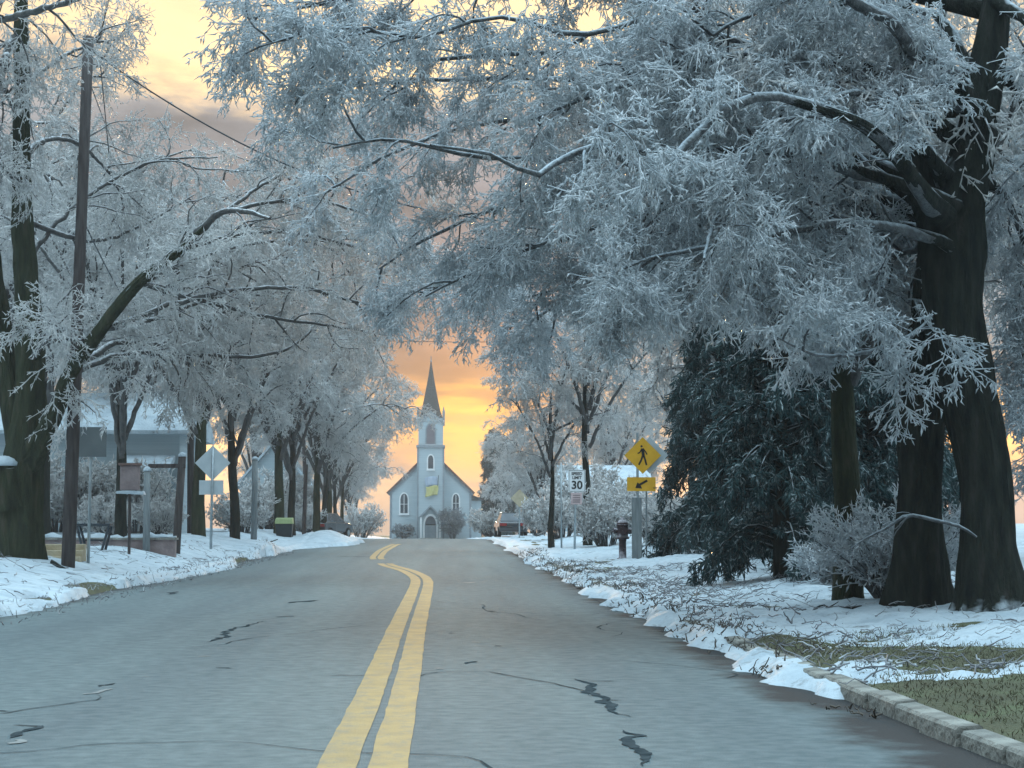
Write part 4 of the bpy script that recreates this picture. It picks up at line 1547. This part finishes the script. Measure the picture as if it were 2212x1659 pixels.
# sign backs on the left
o, b_, t_ = post('sign', 190, 1226, 198, 925, .035, M['galv'], 'square grey sign back on a thin post by the near utility pole', 'sign')
m = MB()
c = at(199, 955, b_[1]) - b_
pxm = b_[1] / F
s_ = 32 * K * pxm
m.box(c[0] - s_, c[0] + s_, -.075, -.07, c[2] - s_, c[2] + s_)
p_ = m.build('panel', M['signgrey'], o, bevel=.0)
for dz in (-.6, .6):
    m = MB()
    m.box(c[0] - s_ * .95, c[0] + s_ * .95, -.069, -.04, c[2] + dz * s_ - .02, c[2] + dz * s_ + .02)
    m.build('stiffener', M['galv'], p_)
o, b_, t_ = post('sign', 455, 1192, 460, 968, .045, M['galv'], 'pale diamond sign back with a rectangular plate below it', 'sign')
pxm = b_[1] / F
c = at(459, 1000, b_[1]) - b_
h_ = 38 * K * pxm
m = MB()
m.prism([(c[0], c[2] - h_), (c[0] + h_, c[2]), (c[0], c[2] + h_), (c[0] - h_, c[2])], .048, .053)
m.build('diamond_panel', M['signback'], o)
c = at(456, 1053, b_[1]) - b_
m = MB()
m.box(c[0] - 26 * K * pxm, c[0] + 26 * K * pxm, .048, .053, c[2] - 15.5 * K * pxm, c[2] + 15.5 * K * pxm)
m.build('plate', M['signback'], o)
for vy in (985, 1015, 1053):
    c = at(458, vy, b_[1]) - b_
    m = MB()
    m.tube([(c[0], -.06, c[2]), (c[0], -.035, c[2])], .02, 6)
    m.build('bolt', M['galv'], o)

# small reddish box by the slim tree
pb = at(277, 1030, 53.2)
o = thing('reddish_box', tuple(pb), 'small reddish box with a snowy ledge fixed beside the slim mossy tree', 'box')
m = MB()
m.box(-.2, .3, -.12, .12, -.36, .30)
m.build('case', M['brickred'], o, bevel=.03)
m = MB()
m.box(-.24, .34, -.16, .16, .30, .36)
m.build('lid', M['roofred'], o)
m = MB()
m.prism([(-.3, -.44), (.45, -.47), (.42, -.38), (.0, -.362), (-.28, -.38)], -.2, .15)
m.build('snow_ledge', M['snow'], o)
m = MB()
m.tube([(.05, .0, -.4), (.05, .0, float(ground(pb[0], 53.2)) - pb[2])], .04, 6)
m.build('stake', M['wood'], o)

# dark trestle behind the sign post
pt = hit(203, 1194)
o = thing('trestle', tuple(pt), 'dark metal trestle with splayed legs behind the square sign back', 'trestle')
sc_ = pt[1] / F * K
wd, hg = 37 * sc_, 62 * sc_
m = MB()
m.box(-wd, wd, -.25, .25, hg - .07, hg)
m.build('top', M['dkmetal'], o, bevel=.01)
for sx in (-1, 1):
    for sy in (-.22, .22):
        m = MB()
        m.tube([(sx * wd * .92, sy, hg - .05), (sx * wd * .45, sy * 1.3, -.1)], .035, 6)
        m.build('leg', M['dkmetal'], o)
m = MB()
m.box(-wd * .6, wd * .6, -.02, .02, hg * .4, hg * .4 + .05)
m.build('brace', M['dkmetal'], o)

# low masonry wall with snow, cream steps
pw = at(240, 1200, 57)
zw = ground(pw[0], pw[1])
x0, x1 = vx_at(88, pw[1]), vx_at(372, pw[1])
o = thing('low_wall', (x0, pw[1] + .6, float(zw) - .05), 'low brown masonry wall with snow on top behind the left posts', 'wall')
m = MB()
m.box(0, x1 - x0, 0, .35, -.6, .30)
m.build('masonry', M['brickred'], o)
m = MB()
m.box(-.05, x1 - x0 + .05, -.05, .4, .30, .36)
m.build('coping', M['kerb'], o)
m = MB()
L_ = x1 - x0
pts = [(L_ * i / 20, .36 + .14 * (.6 + .6 * math.sin(i * 1.7) * math.sin(i * .9))) for i in range(21)]
m.prism([(0, .355), (L_, .355)] + pts[::-1], -.03, .38)
m.build('snow_cap', M['snow'], o, True)
ps = hit(118, 1216)
o = thing('stone_step', tuple(ps), 'cream stone steps between the old tree and the near utility pole', 'steps')
for i in range(3):
    m = MB()
    m.box(-.55, .55, i * .3, i * .3 + .32, -.2, .14 * (i + 1))
    m.build('step', M['cream'], o, bevel=.02)

# wheelie bin
pb = hit(614, 1166)
o = thing('wheelie_bin', tuple(pb), 'dark wheeled bin with a lime lid before two crowded tree trunks', 'bin')
wb = 18.5 * K * pb[1] / F
m = MB()
z1 = 34 * K * pb[1] / F
m.add([(-wb * .85, -.3, .05), (wb * .85, -.3, .05), (wb * .85, .3, .05), (-wb * .85, .3, .05), (-wb, -.38, z1), (wb, -.38, z1), (wb, .38, z1), (-wb, .38, z1)],
      [(0, 3, 2, 1), (4, 5, 6, 7), (0, 1, 5, 4), (1, 2, 6, 5), (2, 3, 7, 6), (3, 0, 4, 7)])
m.build('body', M['bin'], o, bevel=.03)
m = MB()
z2 = z1 + 11 * K * pb[1] / F
m.add([(-wb * 1.05, -.42, z1), (wb * 1.05, -.42, z1), (wb * 1.05, .42, z1), (-wb * 1.05, .42, z1), (-wb * .98, -.36, z2), (wb * .98, -.36, z2), (wb * .98, .36, z2 + .06), (-wb * .98, .36, z2 + .06)],
      [(0, 3, 2, 1), (4, 5, 6, 7), (0, 1, 5, 4), (1, 2, 6, 5), (2, 3, 7, 6), (3, 0, 4, 7)])
m.build('lid', M['lime'], o, bevel=.02)
for s in (-1, 1):
    m = MB()
    m.tube([(s * wb * .9 - .03, .32, .1), (s * wb * .9 + .03, .32, .1)], .12, 12)
    m.build('wheel', M['tyre'], o)

# ------------------------------------------------------------------ right: speed sign, walking sign, hydrant
def text_mesh(body, size, name, mat, parent, loc, depth=.002, bold=0.0):
    cu = bpy.data.curves.new(name, 'FONT')
    cu.body = body
    cu.size = size
    cu.align_x, cu.align_y = 'CENTER', 'CENTER'
    cu.extrude = depth
    cu.offset = bold
    tmp = bpy.data.objects.new(name + '_tmp', cu)
    C.objects.link(tmp)
    me = bpy.data.meshes.new_from_object(tmp.evaluated_get(bpy.context.evaluated_depsgraph_get()))
    bpy.data.objects.remove(tmp)
    me.materials.clear()
    o = link(name, me, mat, parent)
    o.location = loc
    o.rotation_euler = (math.pi / 2, 0, 0)
    return o


o, b_, t_ = post('speed_sign', 1241, 1190, 1244, 1012, .04, M['galv'], 'white speed limit sign reading 30 on a thin post, a pink plaque under it', 'sign')
pk = K * b_[1] / F
c = at(1246, 1039, b_[1]) - b_
hw_, hh_ = 18.5 * pk, 24 * pk
m = MB()
m.box(c[0] - hw_, c[0] + hw_, -.055, -.05, c[2] - hh_, c[2] + hh_)
pan = m.build('panel', M['white'], o)
m = MB()
e_ = .02
for (xa_, xb_, za_, zb_) in ((-hw_ + e_, hw_ - e_, hh_ - e_ - .012, hh_ - e_), (-hw_ + e_, hw_ - e_, -hh_ + e_, -hh_ + e_ + .012),
                             (-hw_ + e_, -hw_ + e_ + .012, -hh_ + e_ + .012, hh_ - e_ - .012), (hw_ - e_ - .012, hw_ - e_, -hh_ + e_ + .012, hh_ - e_ - .012)):
    m.box(c[0] + xa_, c[0] + xb_, -.0585, -.0555, c[2] + za_, c[2] + zb_)
m.build('border', M['black'], pan)
text_mesh('SPEED', hh_ * .36, 'lettering', M['black'], pan, (c[0], -.059, c[2] + hh_ * .64), bold=.004)
text_mesh('LIMIT', hh_ * .36, 'lettering', M['black'], pan, (c[0], -.059, c[2] + hh_ * .28), bold=.004)
text_mesh('30', hh_ * 1.02, 'numerals', M['black'], pan, (c[0], -.059, c[2] - hh_ * .40), bold=.010)
c = at(1245, 1077, b_[1]) - b_
m = MB()
m.box(c[0] - 12 * pk, c[0] + 12 * pk, -.055, -.05, c[2] - 12.5 * pk, c[2] + 12.5 * pk)
pl = m.build('plaque', M['plaque'], o)
m = MB()
for zz in (.55, .15, -.25, -.6):
    m.box(c[0] - 8 * pk, c[0] + 8 * pk, -.0585, -.0555, c[2] + zz * 12.5 * pk - .022, c[2] + zz * 12.5 * pk + .022)
m.build('faded_text_line', M['brickred'], pl)

pd_ = hit(1378, 1210)
o = thing('walking_sign', tuple(pd_), 'yellow diamond sign with a walking figure and a yellow arrow plate below', 'sign')
pk = K * pd_[1] / F
zt = (at(1380, 935, pd_[1]) - pd_)[2]
m = MB()
m.box(-.17, .11, -.08, .08, -.3, (at(1380, 1075, pd_[1]) - pd_)[2])
m.build('post', M['greypost'], o, bevel=.015)
m = MB()
m.box(-.035, .035, -.03, .03, (at(1380, 1075, pd_[1]) - pd_)[2], zt)
m.build('upper_post', M['galv'], o)
c = at(1388, 984, pd_[1]) - pd_
h_ = 40 * pk
m = MB()
m.prism([(c[0], c[2] - h_), (c[0] + h_, c[2]), (c[0], c[2] + h_), (c[0] - h_, c[2])], -.045, -.04)
dp = m.build('diamond_panel', M['yellow_sign'], o, bevel=0)
u = h_ * .62
X, Z = c[0], c[2]
m = MB()
y0, y1 = -.0495, -.0455
m.prism([(X - .03 * u / .3 + .10 * u * math.cos(k * math.pi / 5), Z + .80 * u + .10 * u * math.sin(k * math.pi / 5)) for k in range(10)], y0, y1)
m.build('walker_head', M['black'], dp)
m = MB()
m.stroke((X - .02 * u, Z + .62 * u), (X + .05 * u, Z + .02 * u), .13 * u, .13 * u, y0, y1)
m.build('walker_torso', M['black'], dp)
for nm, pts_, w_ in (('walker_leg', [(X + .02 * u, Z + .05 * u), (X - .13 * u, Z - .40 * u), (X - .34 * u, Z - .82 * u)], .085),
                     ('walker_leg', [(X + .08 * u, Z + .05 * u), (X + .22 * u, Z - .40 * u), (X + .33 * u, Z - .85 * u)], .085),
                     ('walker_arm', [(X - .06 * u, Z + .58 * u), (X - .26 * u, Z + .25 * u), (X - .44 * u, Z + .18 * u)], .06),
                     ('walker_arm', [(X + .06 * u, Z + .56 * u), (X + .26 * u, Z + .30 * u), (X + .38 * u, Z + .08 * u)], .06)):
    m = MB()
    for (a_, b2) in zip(pts_[:-1], pts_[1:]):
        m.stroke(a_, b2, w_ * u, w_ * u * .85, y0 - .001 * (a_ is not pts_[0]), y1)
    m.build(nm, M['black'], dp)
m = MB()
c2 = at(1385, 1046, pd_[1]) - pd_
m.box(c2[0] - 31 * pk, c2[0] + 31 * pk, -.045, -.04, c2[2] - 15 * pk, c2[2] + 15 * pk)
ap_ = m.build('arrow_plate', M['yellow_sign'], o)
m = MB()
m.stroke((c2[0] + 13 * pk, c2[2] + 8 * pk), (c2[0] - 6 * pk, c2[2] - 2.5 * pk), 2.4 * pk, 2.4 * pk, y0, y1)
m.prism([(c2[0] - 13 * pk, c2[2] - 8 * pk), (c2[0] + 1.5 * pk, c2[2] - 9.5 * pk), (c2[0] - 2.5 * pk, c2[2] - .6 * pk), (c2[0] - 8.5 * pk, c2[2] + 4 * pk)], y0 - .001, y1)
m.build('arrow', M['black'], ap_)
# second sign standing back to back, its pale edge showing
m = MB()
c3 = at(1402, 984, pd_[1] + .25) - pd_
m.prism([(c3[0], c3[2] - h_), (c3[0] + h_, c3[2]), (c3[0], c3[2] + h_), (c3[0] - h_, c3[2])], .05, .055)
m.build('rear_panel', M['signback'], o)
m = MB()
m.tube([(.28, .3, -.3), (.28, .3, (at(1380, 1040, pd_[1]) - pd_)[2])], .025, 6)
m.build('rear_post', M['galv'], o)

ph = hit(1345, 1208)
o = thing('fire_hydrant', tuple(ph), 'dark red fire hydrant left of the yellow walking sign', 'hydrant')
q_ = 90 * K * ph[1] / F
m = MB()
m.lathe([(.17, -.1), (.17, .02 * q_), (.115, .04 * q_), (.105, .42 * q_), (.12, .45 * q_), (.12, .5 * q_)], 16)
m.build('standpipe', M['hydrant'], o, True)
m = MB()
m.lathe([(.19, .48 * q_), (.20, .50 * q_), (.20, .53 * q_), (.165, .55 * q_), (.165, .80 * q_), (.19, .81 * q_), (.19, .835 * q_)], 16)
m.build('barrel', M['hydrant'], o, True)
m = MB()
m.lathe([(.185, .83 * q_), (.165, .88 * q_), (.10, .93 * q_), (.05, .95 * q_), (.05, 1.0 * q_)], 16)
m.build('bonnet', M['hydrant'], o, True)
for a_ in (0, math.pi, -math.pi / 2):
    m = MB()
    d = Vector((math.cos(a_), math.sin(a_), 0))
    r_ = .085 if a_ >= 0 else .11
    z_ = Vector((0, 0, .68 * q_))
    m.tube([d * .12 + z_, d * .24 + z_], r_, 12)
    m.tube([d * .24 + z_, d * .265 + z_], r_ * 1.15, 8)
    m.tube([d * .265 + z_, d * .30 + z_], .03, 5)
    m.build('nozzle_cap', M['hydrant'], o)

# small far yellow sign on the right
pf = gp(vx_at(1122, 112), 112)
o = thing('small_yellow_sign', pf, 'small faded yellow diamond sign far down the right side', 'sign')
m = MB()
m.tube([(0, 0, -.2), (0, 0, 2.4)], .04, 6)
m.build('post', M['galv'], o)
m = MB()
m.prism([(0, 1.75), (.5, 2.25), (0, 2.75), (-.5, 2.25)], -.055, -.045)
m.build('diamond_panel', M['cream'], o)

# ------------------------------------------------------------------ parked cars far off
def car(x, Y, rz, label):
    o = thing('parked_car', gp(x, Y, .0), label, 'car', 'dark parked cars', rz)
    m = MB()
    prof_ = [(-2.15, .32), (2.1, .32), (2.2, .55), (2.15, .82), (1.2, .95), (-1.75, .98), (-2.2, .9), (-2.25, .5)]
    m.prism([(a, b) for a, b in prof_], -.86, .86)
    m.build('body', M['paint_car'], o, bevel=.08)
    m = MB()
    lo, hi = [(-1.85, .965), (1.15, .945)], [(-1.35, 1.45), (.35, 1.45)]
    m.add([(lo[0][0], -.8, lo[0][1]), (lo[1][0], -.8, lo[1][1]), (lo[1][0], .8, lo[1][1]), (lo[0][0], .8, lo[0][1]),
           (hi[0][0], -.62, hi[0][1]), (hi[1][0], -.62, hi[1][1]), (hi[1][0], .62, hi[1][1]), (hi[0][0], .62, hi[0][1])],
          [(0, 3, 2, 1), (4, 5, 6, 7), (0, 1, 5, 4), (1, 2, 6, 5), (2, 3, 7, 6), (3, 0, 4, 7)])
    m.build('cabin_glass', M['glass'], o, bevel=.05)
    m = MB()
    m.box(-1.3, .32, -.63, .63, 1.43, 1.5)
    m.build('roof', M['paint_car'], o, bevel=.03)
    for sx in (-1.38, 1.35):
        for sy in (-.8, .8):
            m = MB()
            m.tube([(sx, sy - .1, .32), (sx, sy + .1, .32)], .32, 16)
            w = m.build('wheel', M['tyre'], o)
            m = MB()
            m.tube([(sx, sy - .106 if sy < 0 else sy + .09, .32), (sx, sy - .09 if sy < 0 else sy + .106, .32)], .19, 12)
            m.build('rim', M['galv'], w)
    for sy in (-.62, .62):
        m = MB()
        m.box(-2.27, -2.18, sy - .2, sy + .2, .68, .84)
        m.build('tail_light', M['red_lens'], o)
        m = MB()
        m.box(2.12, 2.21, sy - .2, sy + .2, .6, .76)
        m.build('headlight', M['white'], o)
    return o


car(vx_at(1092, 124) + .3, 124, math.radians(93), 'dark car parked at the far right roadside before the church')
car(vx_at(705, 122), 122, math.radians(70), 'dark car parked behind the left snow heap')

# ------------------------------------------------------------------ brush heap, fallen branches and litter on the right
rngd = np.random.default_rng(19)
p0 = hit(1960, 1305)
shrub('brush_heap', tuple(p0 + np.array([0, .5, 0])), 'tangled heap of ice-coated brush left of the big trunk', 'brush heap', 1.5, 1.25, 8, M['ice'], 80, 12, (.06, .16), (.008, .018))
p0 = hit(1840, 1265)
shrub('brush_heap', tuple(p0), 'smaller spread of iced brush at the foot of the evergreens', 'brush heap', .8, 1.2, 9, M['ice'], 60, 10, (.06, .16), (.008, .018))


def fallen(pts, Y, label, mat='limb', forks=3, seed=1):
    rng = np.random.default_rng(seed)
    lim = vlimb(pts, Y, Y + .4)
    o = thing('fallen_branch', tuple(lim[0][0]), label, 'branch')
    P, Rr = limb_arr([lim], 14)
    g = Geo()
    g.quads(*tubes(P, Rr, 7, rng, .06))
    g.build('bough', M[mat], o, lim[0][0])
    if forks:
        L, r = spawn(rng, P, forks, .2, .95, (.25, .6), (.4, 1.0), (0, 0, -.2), .15, 5, pts[0][2] * .5, .008)
        for a in range(len(L)):
            g = Geo()
            g.quads(*tubes(L[a:a + 1], r[a:a + 1], 5))
            g.build('side_twig', M[mat], o, lim[0][0])
    return o


fallen([(2110, 1160, .012), (2075, 1138, .024), (2020, 1124, .026), (1960, 1113, .024), (1920, 1138, .02), (1870, 1163, .014), (1830, 1190, .005)], YT - .45, 'pale arched broken branch hanging over the brush beside the big trunk', 'limb', 6, 3)
for i, (pts, lab) in enumerate([
        ([(1700, 1330, .05), (1780, 1322, .045), (1860, 1310, .03)], 'thick dark fallen branch lying on snow below the evergreens'),
        ([(1820, 1352, .04), (1950, 1348, .035), (2100, 1338, .03), (2180, 1335, .02)], 'long thin dark branch lying on snow in front of the big trunk'),
        ([(2050, 1402, .03), (2120, 1398, .03), (2200, 1385, .02)], 'dark fallen branch on the snow near the right edge'),
        ([(1560, 1300, .035), (1640, 1310, .03), (1700, 1290, .02)], 'bent fallen branch on the snow below the front evergreen')]):
    yb = hit(pts[0][0], pts[0][1])[1]
    fallen(pts, yb, lab, 'bark', 4, 20 + i)
pl_ = hit(165, 1240)
fallen([(110, 1212, .05), (145, 1232, .05), (165, 1238, .05), (185, 1258, .035)], hit(165, 1243)[1], 'dark curved stick poking from snow at the near utility pole', 'bark', 2, 31)
fallen([(1010 - 480, 1182, .04), (560, 1178, .04), (600, 1165, .02)], hit(530, 1184)[1], 'short dark stick in the snow between the diamond sign and the bin', 'bark', 2, 33)


def litter(name, n, xr, yr, zf, mat, seed, ln=(.15, .7), r=(.006, .016), clump=None):
    rng = np.random.default_rng(seed)
    x, y = rng.uniform(*xr, n), rng.uniform(*yr, n)
    if clump is not None:
        k = clump(x, y) > rng.uniform(size=n)
        x, y = x[k], y[k]
    n = len(x)
    a = rng.uniform(0, 2 * np.pi, n)
    L = rng.uniform(*ln, n)
    k = 5
    P = np.zeros((n, k, 3))
    d = np.stack([np.cos(a), np.sin(a)], 1)
    px_, py_ = x.copy(), y.copy()
    rise = rng.normal(0, .06, n)
    for j in range(k):
        P[:, j, 0], P[:, j, 1] = px_, py_
        P[:, j, 2] = zf(px_, py_) + .012 + np.abs(rise) * j / k + rng.uniform(0, .03, n)
        d = unit(d + rng.normal(size=(n, 2)) * .25)
        px_, py_ = px_ + d[:, 0] * L / k, py_ + d[:, 1] * L / k
    R_ = np.linspace(1, .4, k)[None] * rng.uniform(*r, (n, 1))
    g = Geo()
    g.quads(*tubes(P, R_, 4))
    o = g.build(name, mat, None, (0, 0, 0))
    tag(o, kind='stuff')


zr = lambda x, y: np.maximum(ground(x, y), snow_right(x, y))
zl = lambda x, y: np.maximum(ground(x, y), snow_left(x, y))
litter('fallen_twigs', 3000, (3.3, 10), (15.5, 48), zr, M['debris'], 71, (.1, .4), (.004, .010), clump=lambda x, y: .25 + .9 * (fbm(x * .7, y * .3, 90) > .5))
litter('fallen_twigs', 500, (3.2, 4.6), (16, 60), zr, M['debris'], 72, (.08, .3), (.006, .014))
litter('kerb_litter', 2600, (2.75, 3.75), (14, 75), lambda x, y: np.maximum(np.where(x > XR, ground(x, y), road_z(x, y)), snow_right(x, y)) - .008, material('dead_leaf_litter', (.04, .034, .028), (.13, .11, .09), 3, .9), 75, (.03, .12), (.004, .011), clump=lambda x, y: (fbm(x * 2, y * .5, 95) > .45) * (1.1 - np.abs(x - 3.2)))
litter('verge_litter', 900, (-6.9, -5.7), (24, 80), lambda x, y: np.maximum(np.where(x < XL, ground(x, y), road_z(np.clip(x, XL, 0), y)), snow_left(x, y)) - .008, M['debris'], 76, (.03, .12), (.004, .010))
litter('verge_twigs', 500, (-11, -6.4), (26, 70), zl, M['debris'], 73, (.1, .5), (.005, .012))

# low frosted bushes between the trunks, and winter grass by the kerb
SH = shrub('frosted_bush', (0, 0, 0), 'x', 'bush', 1.5, 1.2, 15, M['ice_far'], 46, 9, (.1, .22), (.016, .032), group='frosted bushes along both verges')
for i, (vx, Y, s_, lab) in enumerate([
        (525, 92, 1.3, 'frosted bush right of the diamond sign between dark trunks'), (575, 112, 1.3, 'frosted bush left of the lime-lidded bin'),
        (345, 76, .8, 'low frosted bush before the porch'), (648, 118, 1.2, 'frosted bush right of the lime-lidded bin'), (230, 70, .9, 'frosted bush behind the dark trestle'),
        (1310, 76, 1.2, 'frosted bush between the speed sign and the hydrant'), (1425, 70, 1.3, 'frosted bush right of the walking sign post'),
        (1480, 66, 1.1, 'frosted bush nearest the evergreens, right of the walking sign'), (1165, 118, 1.2, 'frosted bush left of the young forked tree'), (1060, 150, 1.5, 'frosted bush far down the right kerb'),
        (1215, 100, 1.5, 'frosted bush behind the thin metal stake'), (1265, 118, 2.2, 'large frosted bush behind the slim dark-trunked tree'), (1335, 110, 2.2, 'large frosted bush behind the hydrant'),
        (120, 79, 2.0, 'large frosted bush against the white house, left of its door'), (290, 80, 1.6, 'large frosted bush against the white house beside the porch'), (20, 76, 1.8, 'large frosted bush behind the old tree at the left edge'), (600, 122, 2.2, 'large frosted bush before the pale gabled house'), (780, 170, 1.6, 'frosted bush far down the left kerb near the church')]):
    o = SH if i == 0 else copy_tree(SH)
    o.location = gp(vx_at(vx, Y), Y)
    o.scale = (s_, s_, s_ * (1 + .15 * (i % 3)))
    o.rotation_euler = (0, 0, i * 1.3)
    o['label'] = lab
rg = np.random.default_rng(8)
n_ = 11000
gx_, gy_ = rg.uniform(XR + .2, 6.2, n_), rg.uniform(9.5, 22, n_)
P_ = np.stack([gx_, gy_, ground(gx_, gy_) - .005], 1)[:, None, :] + np.array([[0, 0, 0], [0, 0, .02]])[None]
g = Geo()
g.tris(*spindles(rg, P_, 1, (.03, .075), (.003, .006), (0, 0, .3), 0, .2, .9))
M['grass'] = material('short_grass', (.10, .085, .055), (.15, .15, .085), 1.5, .8, detail=6)
tag(g.build('grass', M['grass'], None, (0, 0, 0)), kind='stuff')

# ------------------------------------------------------------------ winter morning haze
hm = bpy.data.materials.new('haze')
hm.use_nodes = True
hn = hm.node_tree
for n_ in list(hn.nodes):
    if n_.type == 'BSDF_PRINCIPLED':
        hn.nodes.remove(n_)
pv = hn.nodes.new('ShaderNodeVolumePrincipled')
pv.inputs['Color'].default_value = (.92, .92, .92, 1)
pv.inputs['Density'].default_value = .0006
pv.inputs['Anisotropy'].default_value = .3
hn.links.new(pv.outputs[0], hn.nodes['Material Output'].inputs['Volume'])
m = MB()
m.box(-620, 620, -80, 920, -1.2, 27)
tag(m.build('haze', hm), kind='stuff')
S.cycles.volume_bounces = 0
